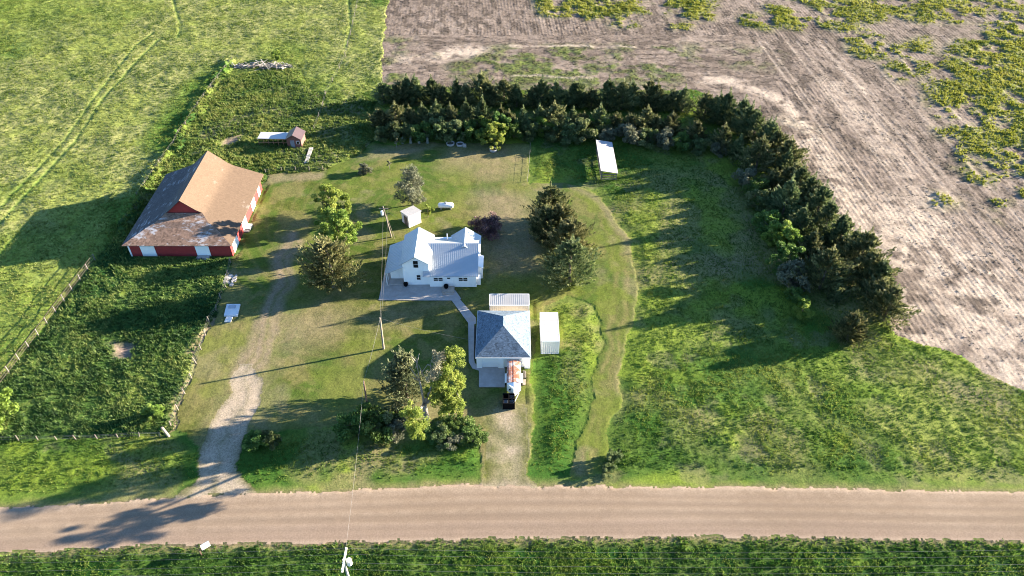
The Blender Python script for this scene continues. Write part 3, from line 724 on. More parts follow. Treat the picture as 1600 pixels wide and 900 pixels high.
for (p0, q0, p1, q1, yw, n) in ((646.3, 407.5, 652.5, 417.8, gyf, 1), (651.8, 429.6, 656.6, 436.6, gyf, 1), (678, 434, 691.4, 438.4, 89.5, 2), (699, 433.6, 703, 439.2, 89.5, 1), (717, 434, 730, 438.4, 89.5, 2)):
    xa, za = wz(p0, q1, yw); xb, zb = wz(p1, q0, yw); window(xa, xb, za, zb, yw, n)
b = MB(ho); b.box(-10.4, -9.3, 89.42, 89.496, .35, 1.75); b.build("door", whited, house)
# step, patio, walk
xa, ya = G(691, 455); xb, yb2 = G(710.6, 447.3)
o = MB(((xa + xb) / 2, 88.8, 0)); o.box(xa, xb, 88.0, 89.4, .10, .36); o.box(xa + .1, xb - .1, 87.6, 87.996, .10, .22)
o = o.build("porch_step", mat("tan_step", (.36, .30, .25), .9)); o.location = ((xa + xb) / 2, 88.8, 0)
tag(o, "tan step block under the door of the farmhouse's long wing", "step")
def flat(name, label, pts, z=.12, m=concrete, cat="path", px=True):
    P = [G(*p) if px else p for p in pts]
    bb = MB(); bb.prism([(x, y, -.05) for x, y in P], (0, 0, z + .05)); o = bb.build(name, m)
    bm_fix(o); return tag(o, label, cat, kind="structure")
flat("patio", "grey concrete patio in front of the farmhouse", [(591.7, 469.5), (598.7, 446), (600.5, 425), (608, 425), (608, 446), (745, 449.8), (711.5, 455), (720.7, 468.3), (712, 470)], .12, cat="patio") if False else \
    flat("patio", "grey concrete patio in front of the farmhouse", [(591.7, 469.5), (601.3, 424), (633, 424), (633, 445), (700, 445), (712, 455), (720.7, 467.5), (712, 470)], .11, cat="patio")
flat("footpath", "pale concrete footpath from the patio round the garage", [(706, 470.2), (718.5, 468), (743.5, 497), (744, 506), (741, 507), (740.5, 560), (742, 568), (748.4, 573.5), (748.4, 579.5), (738, 576), (732.5, 566), (731.5, 505)], .115)
flat("garage_apron", "grey concrete apron before the garage door", [(748.4, 572.5), (789.5, 572.5), (789, 605.4), (748.4, 605.4)], .12, cat="apron")
flat("flower_bed", "narrow dark flower bed along the garage wall", [(741.2, 510), (744, 510), (744, 566), (741.2, 560)], .08, mat("bed_soil", (.03, .022, .018), .95, 0, .4, 5), "flower bed")
def pot(px, py, label):
    x, y = G(px, py); b_ = MB((x, y, 0)); b_.lathe((x, y, 0), [(.22, .10), (.34, .3), (.38, .62), (.34, .70), (.30, .66), (.05, .64)], 14)
    o = b_.build("planter_pot", blackm, None, True); o.location = (x, y, 0); return tag(o, label, "pot")
pot(634.4, 447.3, "black round pot at the foot of the farmhouse's tall gable"); 
o = pot(697.7, 450, "black round pot on the step by the farmhouse's long wing"); o.location.z = .26; o.location.y = 88.9

# ---------------------------------------------------------------- garage
go = (-1.23, 76.6, 0.0)
garage = thing("garage", "white garage with a blue-grey shingled hip roof", "garage", go)
b = MB(go); b.box(-4.75, 2.35, 72.45, 81.1, -.1, 2.46); 
b.box(-4.95, -4.2, 72.15, 72.446, -.1, 2.46); b.box(-1.95, -1.1, 72.15, 72.446, -.1, 2.46); b.box(1.75, 2.55, 72.15, 72.446, -.1, 2.46); b.box(-4.2, 1.75, 72.152, 72.446, 2.25, 2.46)
b.build("wall", white, garage)
for (x0, x1) in ((-4.18, -1.97), (-1.08, 1.73)):
    b = MB(go)
    for k in range(4): b.box(x0, x1, 72.36, 72.44, .1 + k * .535, .1 + k * .535 + .52)
    b.build("door", whited, garage)
rg = shingles("blue_grey_shingles", (.108, .146, .190), .45, None, 0, 1, sc=(4.0, 4.6, 9))
x0, x1, y0, y1, ze, zr = -5.06, 2.6, 71.9, 81.4, 2.53, 5.02
A, B_, C_, D_ = (x0, y0, ze), (x1, y0, ze), (x1, y1, ze), (x0, y1, ze); R0, R1 = (-1.23, 75.7, zr), (-1.23, 77.6, zr)
b = MB(go)
for q_ in ([A, B_, R0], [B_, C_, R1, R0], [C_, D_, R1], [D_, A, R0, R1]): b.slab(q_, .12)
b.build("roof", rg, garage)
b = MB(go); b.box(x0 + .01, x1 - .01, y0 - .03, y0 + .01, ze - .22, ze - .005); b.box(x0 - .03, x0 + .01, y0, y1, ze - .22, ze - .005); b.box(x1 - .01, x1 + .03, y0, y1, ze - .22, ze - .005)
b.build("fascia", trim, garage)

# ---------------------------------------------------------------- shipping containers
def container(x0, x1, y0, y1, h, label, along_y, wallm, rd=.035, group="storage containers by the garage"):
    co = ((x0 + x1) / 2, (y0 + y1) / 2, 0); t = thing("storage_container", label, "container", co, 0, group)
    b = MB(co); n = int(round((y1 - y0 if along_y else x1 - x0) / .28)); m_ = int(round((x1 - x0 if along_y else y1 - y0) / .28))
    def corr(p, q_, k):
        """corrugated wall, real ridges"""
        p, q_ = Vector((*p, 0)), Vector((*q_, 0)); d = (q_ - p); nrm = Vector((d.y, -d.x, 0)).normalized() * .045
        for i in range(k):
            s0, s1, s2, s3, s4 = (p + d * ((i + f) / k) for f in (0, .2, .5, .7, 1))
            pts = [s0, s1 - nrm * 0, s1 - nrm, s2 - nrm, s3, s4]
            pts = [s0, s1, s2 - nrm, s3 - nrm, s4]
            for a, c in zip(pts[:-1], pts[1:]): b.poly([(a.x, a.y, .1), (c.x, c.y, .1), (c.x, c.y, h - .06), (a.x, a.y, h - .06)])
    corr((x0, y0), (x1, y0), m_ if along_y else n); corr((x1, y0), (x1, y1), n if along_y else m_); corr((x1, y1), (x0, y1), m_ if along_y else n); corr((x0, y1), (x0, y0), n if along_y else m_)
    b.build("wall", wallm, t)
    b = MB(co)
    k = n
    for i in range(k):
        if along_y:
            ya, yb_ = y0 + (y1 - y0) * i / k, y0 + (y1 - y0) * (i + .5) / k
            b.box(x0 + .06, x1 - .06, ya, yb_, h - .05, h + .0); b.box(x0 + .06, x1 - .06, yb_, y0 + (y1 - y0) * (i + 1) / k, h - .06, h - rd)
        else:
            xa, xb_ = x0 + (x1 - x0) * i / k, x0 + (x1 - x0) * (i + .5) / k
            b.box(xa, xb_, y0 + .06, y1 - .06, h - .05, h + .0); b.box(xb_, x0 + (x1 - x0) * (i + 1) / k, y0 + .06, y1 - .06, h - .06, h - rd)
    b.build("roof", mat("white_container_roof", (.40, .39, .375), .5, 0, .05, 1), t)
    b = MB(co)
    for x in (x0, x1 - .12):
        for y in (y0, y1 - .12): b.box(x, x + .12, y, y + .12, -.05, h + .01)
    b.box(x0 + .12, x1 - .12, y0 - .01, y0 + .07, 0.02, .14); b.box(x0 + .12, x1 - .12, y0 - .01, y0 + .07, h - .12, h + .008)
    b.box(x0 + .12, x1 - .12, y1 - .07, y1 + .01, h - .12, h + .008)
    b.box(x0 - .008, x0 + .07, y0 + .12, y1 - .12, h - .12, h + .008); b.box(x1 - .07, x1 + .008, y0 + .12, y1 - .12, h - .12, h + .008)
    b.build("frame", trim, t)
    return t
container(4.1, 6.75, 75.0, 80.9, 2.6, "white storage container standing alone right of the garage", True, mat("white_container_wall", (.62, .61, .58), .55, 0, .06, 1), .006)
container(-3.4, 2.6, 82.45, 85.0, 2.62, "cream storage container crosswise behind the garage", False, mat("cream_container_wall", (.72, .60, .45), .55, 0, .06, 1))

# ---------------------------------------------------------------- horse trailer
to = (.25, 69.4, 0.0)
tr = thing("horse_trailer", "white horse trailer with a rusty roof parked at the garage", "trailer", to)
b = MB(to)
foot = [(-.70, 71.8), (-.70, 67.7), (.25, 66.55), (1.20, 67.7), (1.20, 71.8)]
b.prism([(x, y, .5) for x, y in foot], (0, 0, 1.55)); o = b.build("body", mat("white_trailer_paint", (.78, .79, .80), .4, 0, .05, 2, 0, (.5, .42, .36), .12, 1.5), tr); bm_fix(o)
rr = mat("rusty_white_roof", (.60, .55, .52), .75, 0, .12, 3, .2, (.34, .115, .06), 0.88, 1.5)
b = MB(to)
prev = None
for i in range(8):
    a0, a1 = math.pi * i / 8, math.pi * (i + 1) / 8
    xa, za = .25 - .97 * math.cos(a0), 2.05 + .20 * math.sin(a0); xb, zb = .25 - .97 * math.cos(a1), 2.05 + .20 * math.sin(a1)
    b.poly([(xa, 67.66, za), (xb, 67.66, zb), (xb, 71.84, zb), (xa, 71.84, za)])
    b.poly([(xa, 67.66, za), (xb, 67.66, zb), (.25, 67.66, 2.05)]); b.poly([(xa, 71.84, za), (xb, 71.84, zb), (.25, 71.84, 2.05)])
b.box(.20, .30, 67.7, 71.8, 2.235, 2.28)
o = b.build("roof", rr, tr)
b = MB(to)   # white nose cap
b.poly([(-.70, 67.655, 2.06), (.25, 67.655, 2.24), (.25, 66.53, 1.95)]); b.poly([(.25, 67.655, 2.24), (1.20, 67.655, 2.06), (.25, 66.53, 1.95)])
b.build("nose_cap", mat("white_trailer_nose", (.80, .81, .82), .4), tr)
b = MB(to); b.box(-.35, -.12, 66.95, 67.02, 1.45, 1.75); ob = b.build("window", glass, tr); ob.location = (-.06, -.09, 0)
for s in (-1, 1):
    xs = .25 + s * .97
    b = MB(to); b.slab([(xs, 70.6, .78), (xs + s * .28, 70.6, .70), (xs + s * .28, 68.9, .70), (xs, 68.9, .78)] if s < 0 else [(xs, 68.9, .78), (xs + s * .28, 68.9, .70), (xs + s * .28, 70.6, .70), (xs, 70.6, .78)], .06)
    b.build("fender", trim, tr)
    for yy in (69.3, 70.2):
        b = MB(to); b.tube((xs + s * .04, yy, .34), (xs + s * .24, yy, .34), .34, .34, 16); wo = b.build("wheel", blackm, tr)
        c = MB(to); c.tube((xs + s * .235, yy, .34), (xs + s * .255, yy, .34), .19, .19, 12); c.build("rim", galv, wo)
b = MB(to); b.tube((-.45, 67.3, .45), (.25, 65.5, .45), .05); b.tube((.95, 67.3, .45), (.25, 65.5, .45), .05); b.box(.17, .33, 65.35, 65.6, .38, .52); b.tube((.25, 65.75, .0), (.25, 65.75, .75), .04)
b.build("hitch", galv, tr)

# ---------------------------------------------------------------- black cage in front of the trailer
x0, y0 = G(786, 640); x1, _ = G(804, 640); y1 = y0 + 1.7
cx, cy = (x0 + x1) / 2, (y0 + y1) / 2
cg = thing("metal_cage", "black square metal cage with four panes near the trailer's nose", "cage", (cx, cy, 0))
b = MB((cx, cy, 0)); hh = 1.25
for x in (x0, cx, x1):
    for y in (y0, cy, y1):
        b.box(x - .04, x + .04, y - .04, y + .04, 0, hh)
for z in (.08, hh):
    for y in (y0, cy, y1): b.box(x0 - .04, x1 + .04, y - .045, y + .045, z - .05, z + .05)
    for x in (x0, cx, x1): b.box(x - .043, x + .043, y0 - .04, y1 + .04, z - .047, z + .047)
b.build("frame", blackm, cg)
b = MB((cx, cy, 0)); b.box(x0, x1, y0, y0 + .02, .1, hh - .05); b.box(x1 - .02, x1, y0 + .02, y1, .1, hh - .05); b.box(x0, x0 + .02, y0 + .02, y1, .1, hh - .05); b.box(x0 + .02, x1 - .02, y1 - .02, y1, .1, hh - .05)
b.build("side_panel", blackm, cg)
gm = mat("grey_mesh_panel", (.07, .07, .075), .7)
b = MB((cx, cy, 0)); b.box(x0 + .1, cx - .1, y0 + .1, cy - .1, hh - .12, hh - .1); b.build("lid_panel", gm, cg)
for yq in (y0, cy):
    for k in range(3):
        b = MB((cx, cy, 0)); b.box(cx + .12, x1 - .12, yq + .15 + k * .2, yq + .24 + k * .2, hh - .12, hh - .1); b.build("lid_slat", gm, cg)
# boards lying beside the trailer
for i, (pa, lab) in enumerate((((817, 580, 821, 592), "grey boards stacked on the ground beside the trailer's wheel"), ((816, 594, 821, 603), "tan plywood sheet lying by the trailer's front corner"))):
    xa, ya = G(pa[0], pa[3]); xb, yb_ = G(pa[2], pa[1]); b = MB(((xa + xb) / 2, (ya + yb_) / 2, 0))
    if i == 0:
        for k in range(3): b.box(xa + k * .16, xa + .14 + k * .16, ya, yb_ - .08 * k, .05, .17 + .05 * k)
    else: b.slab([(xa, ya, .16), (xb, ya + .1, .14), (xb + .05, yb_, .2), (xa + .05, yb_ - .1, .22)], .05)
    o = b.build("board_stack" if i == 0 else "plywood_sheet", wood if i == 0 else palewood); o.location = ((xa + xb) / 2, (ya + yb_) / 2, 0); tag(o, lab, "boards" if i == 0 else "board")

# ---------------------------------------------------------------- small pink-white shed on skids
ca = Vector(G(640, 357.5)); cb = Vector(G(658, 349.5)); cc = Vector(G(630.6, 346))
ux = (cb - ca); ang = math.atan2(ux.y, ux.x)
sh = thing("privy_shed", "small pinkish-white shed with a slanted roof behind the farmhouse", "shed", (ca.x, ca.y, 0), ang)
Lx, Ly = 2.45, 2.3
pinkw = mat("pinkish_white_boards", (.72, .62, .58), .7, 0, .1, 2)
b = MB(); b.prism([(0, 0, .22), (0, Ly, .22), (0, Ly, 2.35), (0, 0, 2.65)], (Lx, 0, 0)); o = b.build("wall", pinkw, sh); bm_fix(o)
b = MB(); b.slab([(-.15, -.18, 2.76), (Lx + .15, -.18, 2.76), (Lx + .15, Ly + .18, 2.42), (-.15, Ly + .18, 2.42)], .08); b.build("roof", mat("white_shed_roof", (.42, .40, .38), .55), sh)
b = MB(); b.box(-.03, -.004, .45, 1.5, .25, 2.1); b.build("door", darkwood, sh)
for (x, y) in ((.12, .12), (Lx - .12, .12), (.12, Ly - .12), (Lx - .12, Ly - .12)):
    b = MB(); b.box(x - .08, x + .08, y - .08, y + .08, -.1, .219); b.build("leg", mat("reddish_skid", (.35, .16, .09), .8), sh)

# ---------------------------------------------------------------- propane tank
xa, ya = G(686, 326.5); xb, _ = G(708, 326.5); po = ((xa + xb) / 2, ya, 0)
pt = thing("propane_tank", "white horizontal propane tank on the lawn behind the farmhouse", "tank", po)
b = MB(); n = 20; prof_ = [(-1.45, .03), (-1.40, .25), (-1.28, .42), (-1.1, .5), (1.1, .5), (1.28, .42), (1.40, .25), (1.45, .03)]; rings = []
for (x, r) in prof_: rings.append([b.p(x, r * math.cos(2 * math.pi * i / n), .78 + r * math.sin(2 * math.pi * i / n)) for i in range(n)])
for A_, B2 in zip(rings[:-1], rings[1:]): b.f += [[A_[i], B2[i], B2[(i + 1) % n], A_[(i + 1) % n]] for i in range(n)]
b.f += [rings[0], rings[-1][::-1]]; o = b.build("tank_body", mat("white_tank_paint", (.78, .79, .80), .35, 0, .04, 2), pt, True); bm_fix(o)
for x in (-.85, .85):
    b = MB(); b.box(x - .1, x + .1, -.4, .4, -.05, .34); b.build("leg", concrete, pt)
b = MB(); b.lathe((0, 0, 1.24), [(.22, 0), (.24, .12), (.18, .22), (.02, .26)], 14); b.build("valve_dome", mat("grey_valve_dome", (.35, .36, .38), .4), pt, True)

# ---------------------------------------------------------------- chicken coop with run
cx, cy = G(462, 232.5); co_ = (cx, cy + 1.5, 0)
coop = thing("chicken_coop", "small reddish-brown coop with a brown roof and long wire run", "coop", co_, math.radians(-2))
b = MB(); W2, Dp = 1.42, 1.5
b.prism([(-W2, -Dp, -.1), (W2, -Dp, -.1), (W2, -Dp, 2.2), (0, -Dp, 3.05), (-W2, -Dp, 2.2)], (0, 2 * Dp, 0)); o = b.build("wall", mat("reddish_brown_boards", (.17, .075, .06), .8, 0, .12, 2), coop); bm_fix(o)
b = MB(); gable_roof(b, 0, 1.65, -1.75, 1.75, 3.2, 2.16, .1); b.build("roof", mat("brown_metal_roof", (.085, .055, .058), .5, .2, .1, 1), coop)
b = MB(); b.box(-.75, .05, -Dp - .05, -Dp - .004, .1, 1.9); d = b.build("door", mat("blue_grey_door", (.20, .22, .27), .6), coop)
b = MB(); b.box(.45, 1.1, -Dp - .05, -Dp - .004, 1.1, 1.8); d = b.build("window", trim, coop); c = MB(); c.box(.52, 1.03, -Dp - .07, -Dp - .052, 1.17, 1.73); c.build("pane", glass, d)
b = MB(); b.box(-7.4, -1.3, -1.0, 1.5, 1.85, 1.92); o = b.build("run_roof", mat("white_run_roof", (.42, .42, .44), .5, 0, .05, 1), coop); o.rotation_euler = (math.radians(0), 0, 0)
b = MB()
for i in range(7):
    x = -7.3 + i * .98
    for y in (-.95, 1.45): b.box(x - .05, x + .05, y - .05, y + .05, -.1, 1.846)
for y in (-.95, 1.45):
    for z in (.25, 1.0, 1.78): b.box(-7.3, -1.5, y - .03, y + .03, z - .045, z + .045)
b.build("run_frame", mat("brown_run_timber", (.30, .17, .09), .8, 0, .2, 4), coop)

# ---------------------------------------------------------------- open shelter in the meadow
so_ = (18.1, 124.9, 0); sl = thing("open_shelter", "open-sided shelter with a white sheet roof in the meadow", "shelter", so_)
b = MB(so_); b.slab([(16.5, 119.4, 2.42), (19.75, 119.4, 1.85), (19.75, 130.6, 1.85), (16.5, 130.6, 2.42)], .07)
b.build("roof", mat("white_sheet_roof", (.34, .325, .33), .5, 0, .04, 1), sl)
for i in range(5):
    yy = 119.7 + i * 2.65
    for x, h in ((16.75, 2.30), (19.5, 1.82)):
        b = MB(so_); b.box(x - .09, x + .09, yy - .09, yy + .09, -.1, h); b.build("post", wood, sl)
b = MB(so_)
for z in (.5, 1.0, 1.5):
    b.box(16.63, 16.658, 119.7, 130.3, z - .1, z + .1); b.box(16.85, 19.4, 119.55, 119.608, z - .1, z + .1)
b.build("side_rail", wood, sl)

# ---------------------------------------------------------------- well slab
wp = [G(355, 477), G(376, 477), G(371.5, 495), G(350.5, 495)]; wx, wy = G(362, 487)
wt = thing("cistern_slab", "pale concrete cistern slab with a dark hatch beside the drive", "slab", (wx, wy, 0))
b = MB((wx, wy, 0)); b.prism([(x, y, -.05) for x, y in wp[::-1]], (0, 0, .33)); o = b.build("slab_top", mat("pale_concrete", (.62, .62, .62), .8, 0, .08, 2), wt); bm_fix(o)
hx, hy = G(363.5, 481.5); b = MB((wx, wy, 0)); b.box(hx - .55, hx + .55, hy - .35, hy + .3, .284, .42); b.build("hatch", mat("grey_hatch", (.34, .36, .40), .6), wt)
xa, ya = G(351, 504); xb, yb_ = G(364, 496); b = MB((wx, wy, 0)); b.box(xa, xb, ya, yb_, -.05, .2); b.build("step", mat("pale_concrete_step", (.62, .60, .57), .8), wt)
# rubble by the corral gate
for i in range(14):
    px, py = rng.uniform(350, 373), rng.uniform(430, 447); x, y = G(px, py); b = MB(); r = rng.uniform(.2, .55)
    nside = 6; pts = [(r * rng.uniform(.7, 1.1) * math.cos(2 * math.pi * k / nside) * 1.3, r * rng.uniform(.6, 1) * math.sin(2 * math.pi * k / nside), -.05) for k in range(nside)]
    b.prism(pts, (rng.uniform(-.06, .06), rng.uniform(-.06, .06), rng.uniform(.15, .35))); o = b.build("concrete_rubble", concrete if i % 3 else mat("pale_rubble", (.38, .36, .34), .9)); bm_fix(o)
    o.location = (x, y, 0); o.rotation_euler = (rng.uniform(-.1, .1), rng.uniform(-.1, .1), rng.uniform(0, 3)); tag(o, "broken lump of pale concrete in the heap by the corral fence", "rubble", "concrete rubble by the corral fence")
# pale planks
def plank(p, q_, wd, label, z=.3):
    a, c = Vector((*G(*p), z)), Vector((*G(*q_), z)); m_ = (a + c) / 2; b = MB(tuple(m_ * 1))
    d = (c - a).normalized(); s = Vector((-d.y, d.x, 0)) * wd / 2
    b.slab([tuple(a - s), tuple(a + s), tuple(c + s), tuple(c - s)], .12); o = b.build("plank", mat("silvered_plank", (.36, .34, .31), .9, 0, .2, 3)); bm_fix(o); o.location = m_; return tag(o, label, "plank")
plank((479, 258), (487, 234), .75, "long grey plank walkway lying in weeds below the coop", .55)

# brush pile
bx_, by_ = G(412, 106)
bp = thing("brush_pile", "long heap of bleached dead branches in the far weeds", "brush pile", (bx_, by_, 0))
b = MB(); c = MB()
for i in range(150):
    x = rng.uniform(-7.5, 6.5); h = 1.3 * max(.15, 1 - abs(x) / 8.5) * rng.uniform(.1, 1); y = rng.uniform(-1.4, 1.4) * (1 - abs(x) / 10)
    an = rng.normal(0, .7); ln = rng.uniform(1.0, 3.2); dz_ = rng.normal(0, .35)
    tgt = b if i % 4 else c
    tgt.tube((x - math.cos(an) * ln / 2, y - math.sin(an) * ln / 2, max(.1, h - dz_)), (x + math.cos(an) * ln / 2, y + math.sin(an) * ln / 2, max(.1, h + dz_)), rng.uniform(.04, .15), rng.uniform(.02, .08), 5)
b.build("branch_heap", mat("bleached_wood", (.27, .245, .22), .9, 0, .25, 3), bp); c.build("dark_branch_heap", wood, bp)

# tubs at the edge of the windbreak
tub = mat("white_tub", (.34, .33, .32), .6, 0, .1, 2); soil = mat("tub_soil", (.09, .07, .05), .95, 0, .3, 4)
for px, py, r, lab in ((704, 227, .85, "round whitish planter tub, leftmost of the three below the windbreak"), (719, 228, .78, "round whitish planter tub beside a small white block"), (771, 236.5, .8, "round whitish planter tub under the bright green shrub")):
    x, y = G(px, py); t = thing("planter_tub", lab, "planter", (x, y, 0), 0, "planter tubs below the windbreak")
    b = MB(); b.lathe((0, 0, 0), [(r * .8, -.05), (r * .92, .25), (r, .55), (r * .92, .62), (r * .8, .56), (r * .75, .40)], 18); b.build("rim", tub, t, True)
    b = MB(); b.lathe((0, 0, 0), [(r * .5, .40), (r * .77, .41), (r * .4, .47), (.02, .48)], 14); b.build("soil", soil, t)
x, y = G(726, 230); b = MB(); b.box(-.35, .35, -.25, .25, -.05, .6); b.box(-.25, .25, -.18, .18, .601, .72); o = b.build("white_block", tub); o.location = (x, y, 0); tag(o, "small white block next to the middle planter tub", "block")
for i, px in enumerate((629, 642, 655, 668)):
    x, y = G(px, 224); t = thing("tree_guard", ["leftmost of four pale tree guards at the windbreak's foot", "second from the left of four pale tree guards at the windbreak's foot", "third from the left of four pale tree guards at the windbreak's foot", "rightmost of four pale tree guards at the windbreak's foot"][i], "tree guard", (x, y, 0), 0, "pale tree guards below the windbreak")
    b = MB(); b.lathe((0, 0, 0), [(.34, -.05), (.26, .6), (.2, 1.25), (.16, 1.26)], 9); b.build("guard_sleeve", mat("pale_guard", (.16, .18, .15), .8), t)
    b = MB(); b.tube((.2, 0, 0), (.2, 0, 1.7), .035, .03, 5); b.build("stake", wood, t)

# ---------------------------------------------------------------- mailbox
mx, my = G(316, 868)
mb = thing("mailbox", "white mailbox on a brown post at the near road edge", "mailbox", (mx, my, 0), math.radians(38))
b = MB(); b.box(-.06, .06, -.06, .06, -.1, 1.25); b.build("post", darkwood, mb)
b = MB(); b.box(-.08, .9, -.05, .05, 1.10, 1.2); b.build("arm", mat("rust_brown_arm", (.28, .09, .05), .8), mb)
b = MB(); pr = [(.26 * math.cos(a), .26 * math.sin(a)) for a in np.linspace(0, math.pi, 9)]
b.prism([(.25, y, 1.45 + z) for y, z in pr] + [(.25, -.26, 1.21), (.25, .26, 1.21)], (.95, 0, 0)); o = b.build("box", mat("white_mailbox", (.85, .85, .84), .4, 0, .03), mb); bm_fix(o)
b = MB(); b.box(.5, .75, -.30, -.27, 1.5, 1.6); b.build("flag", redp, mb)

# ---------------------------------------------------------------- utility poles and cables
ins = mat("pale_insulator", (.72, .72, .72), .4, 0, .05)
def pole(name, label, base, top, r=.15, m=palewood):
    t = thing(name, label, "utility pole", base, 0, "utility poles carrying the cables"); b = MB(base); b.tube((base[0], base[1], -.3), top, r, r * .7, 10); b.build("shaft", m, t); return t
pA, tA = (-20.5, 102.2, 0), (-21.3, 102.2, 6.6)
t = pole("utility_pole", "grey utility pole with a transformer behind the farmhouse", pA, tA, .13, wood)
b = MB(pA); b.lathe((-21.55, 101.95, 5.0), [(.2, 0), (.24, .1), (.24, .75), (.12, .85)], 12); b.build("transformer", ins, t)
b = MB(pA); b.tube((-21.15, 102.2, 5.9), (-19.9, 101.7, 0), .035, .035, 6); b.build("brace", wood, t)
b = MB(pA); b.box(-22.0, -20.5, 102.1, 102.2, 6.1, 6.22); b.build("crossarm", wood, t)
xb_, yb_ = G(599.5, 546); pB, tB = (xb_, yb_, 0), (-18.35, 75.9, 6.3); pole("utility_pole", "pale utility pole standing alone on the open front lawn", pB, tB, .17)
xb_, yb_ = G(577, 655); pC, tC = (xb_, yb_, 0), (-18.6, 63.2, 7.5); pole("utility_pole", "dark utility pole beside the bushes at the lawn's front edge", pC, tC, .15, darkwood)
pD, tD = (-16.75, 38.3, 0), (-16.75, 38.3, 9.1); t = pole("utility_pole", "pale utility pole with a crossarm on the near side of the road", pD, tD, .17, mat("bleached_pole", (.40, .37, .34), .8, 0, .1, 3))
b = MB(pD); b.box(-16.82, -16.64, 37.1, 39.75, 8.72, 8.88); b.build("crossarm", mat("bleached_crossarm", (.66, .60, .54), .8), t)
b = MB(pD); b.lathe((-16.3, 38.45, 7.9), [(.24, 0), (.28, .1), (.28, .85), (.14, .95)], 12); b.build("transformer", ins, t)
WY4 = (37.25, 37.9, 38.6, 39.6)
for yy in (37.3, 38.0, 38.9, 39.55):
    b = MB(pD); b.lathe((-16.73, yy, 8.885), [(.06, 0), (.09, .08), (.05, .16), (.08, .22), (.02, .26)], 8); b.build("insulator", ins, t)
def cable(name, label, pts_ab, sag, r=.012, group=None, cat="cable"):
    a, c = Vector(pts_ab[0]), Vector(pts_ab[1]); n = 24; m_ = (a + c) / 2; b = MB(tuple(m_))
    P = [a.lerp(c, i / n) - Vector((0, 0, 4 * sag * (i / n) * (1 - i / n))) for i in range(n + 1)]
    b.path([tuple(p) for p in P], r, 5); o = b.build(name, wire); o.location = m_; return tag(o, label, cat, group)
cable("power_cable", "cable from the house pole down to the pole on the open lawn", ((-21.3, 102.2, 6.2), (-18.35, 75.9, 6.2)), .5, .013, "cables over the yard")
cable("power_cable", "second thin cable from the house pole, over the patio's left edge", ((-20.5, 102.2, 6.15), (-18.25, 76.0, 5.9)), .6, .009, "cables over the yard")
cable("power_cable", "cable between the lawn pole and the dark pole by the bushes", ((-18.35, 75.9, 6.2), tC), .3, .013, "cables over the yard")
cable("power_cable", "cable from the dark pole by the bushes over the road", (tC, (-16.75, 38.6, 8.8)), .7, .013, "cables over the yard")
cable("power_cable", "cable from the lawn pole to the garage's left eave", ((-18.35, 75.9, 6.2), (-5.0, 75.0, 2.7)), .35, .013, "cables over the yard")
cable("power_cable", "short drop cable from the house pole to the farmhouse gable", ((-21.3, 102.2, 6.0), (-15, 97.2, 5.9)), .3, .009, "cables over the yard")
for i, (yy, z) in enumerate(((37.3, 9.05), (38.0, 9.05), (38.9, 9.05), (39.55, 9.05))):
    nm = ["nearest", "second", "third", "farthest"][i]
    for s, side in ((1, "right"), (-1, "left")):
        lab = {"nearest": "roadside wire running {} from the crossarm, nearest the photo's bottom edge", "second": "roadside wire running {} from the crossarm, second from the photo's bottom edge",
               "third": "roadside wire running {} from the crossarm, second from the road", "farthest": "roadside wire running {} from the crossarm, closest to the road"}[nm].format(side)
        cable("power_line", lab, ((-16.73, yy, z), (-16.73 + s * 75, yy - (0 if s > 0 else 1.0), z)), .9, .010, "roadside power lines", "wire")

# ---------------------------------------------------------------- fences
def fence_line(name, label, cat, pts, spacing, ph, pr, pm, rails, rr, rm, rail_name, jitter=.0, thick=None):
    t = thing(name, label, cat, (pts[0][0], pts[0][1], 0)); off = (pts[0][0], pts[0][1], 0); P = []
    for a, c in zip(pts[:-1], pts[1:]):
        a, c = Vector(a), Vector(c); n = max(1, int(round((c - a).length / spacing)))
        P += [a.lerp(c, i / n) for i in range(n)]
    P.append(Vector(pts[-1])); tops = []
    for p in P:
        b = MB(off); lx, ly = rng.normal(0, jitter, 2); h = ph * rng.uniform(.92, 1.06)
        b.tube((p.x, p.y, -.2), (p.x + lx, p.y + ly, h), pr, pr * .85, 7); b.build("post", pm, t); tops.append((p.x, p.y, lx / ph, ly / ph))
    b = MB(off)
    for z in rails: b.path([(x + lx * z, y + ly * z, z) for (x, y, lx, ly) in tops], rr, 5)
    b.build(rail_name, rm, t); return t
pipe = mat("pale_fence_post", (.20, .18, .165), .7, 0, .1, 3); rail = mat("rusty_brown_rail", (.045, .028, .022), .8, 0, .2, 2)
fence_line("pipe_fence", "brown three-rail fence with pale posts along the corral's left side", "fence", [(-70.6, 62.0), (-70.4, 68.7), (-68.5, 96.0)], 2.5, 1.45, .075, pipe, (.55, .95, 1.4), .045, rail, "rail", .02)
wf = [G(*p) for p in ((268, 668), (300, 592), (328, 505), (354, 450), (361, 412))]
fence_line("wire_fence", "sagging wire fence of grey posts between the corral and driveway", "fence", wf, 3.0, 1.25, .09, wood, (.45, .8, 1.1), .012, wire, "wire", .12)
fence_line("wire_fence", "roadside wire fence of grey posts below the corral", "fence", [G(*p) for p in ((-40, 690), (0, 690), (120, 688), (250, 683))], 2.6, 1.1, .07, wood, (.45, .8, 1.05), .012, wire, "wire", .1)
x, y = G(265, 683); b = MB((x, y, 0)); b.tube((x, y, -.2), (x - .5, y + .15, 1.75), .19, .17, 10); b.lathe((x - .5, y + .15, 1.74), [(.18, 0), (.1, .05)], 10); o = b.build("corner_post", palewood); o.location = (x, y, 0); tag(o, "thick pale corner post where the corral's two wire fences meet", "post")
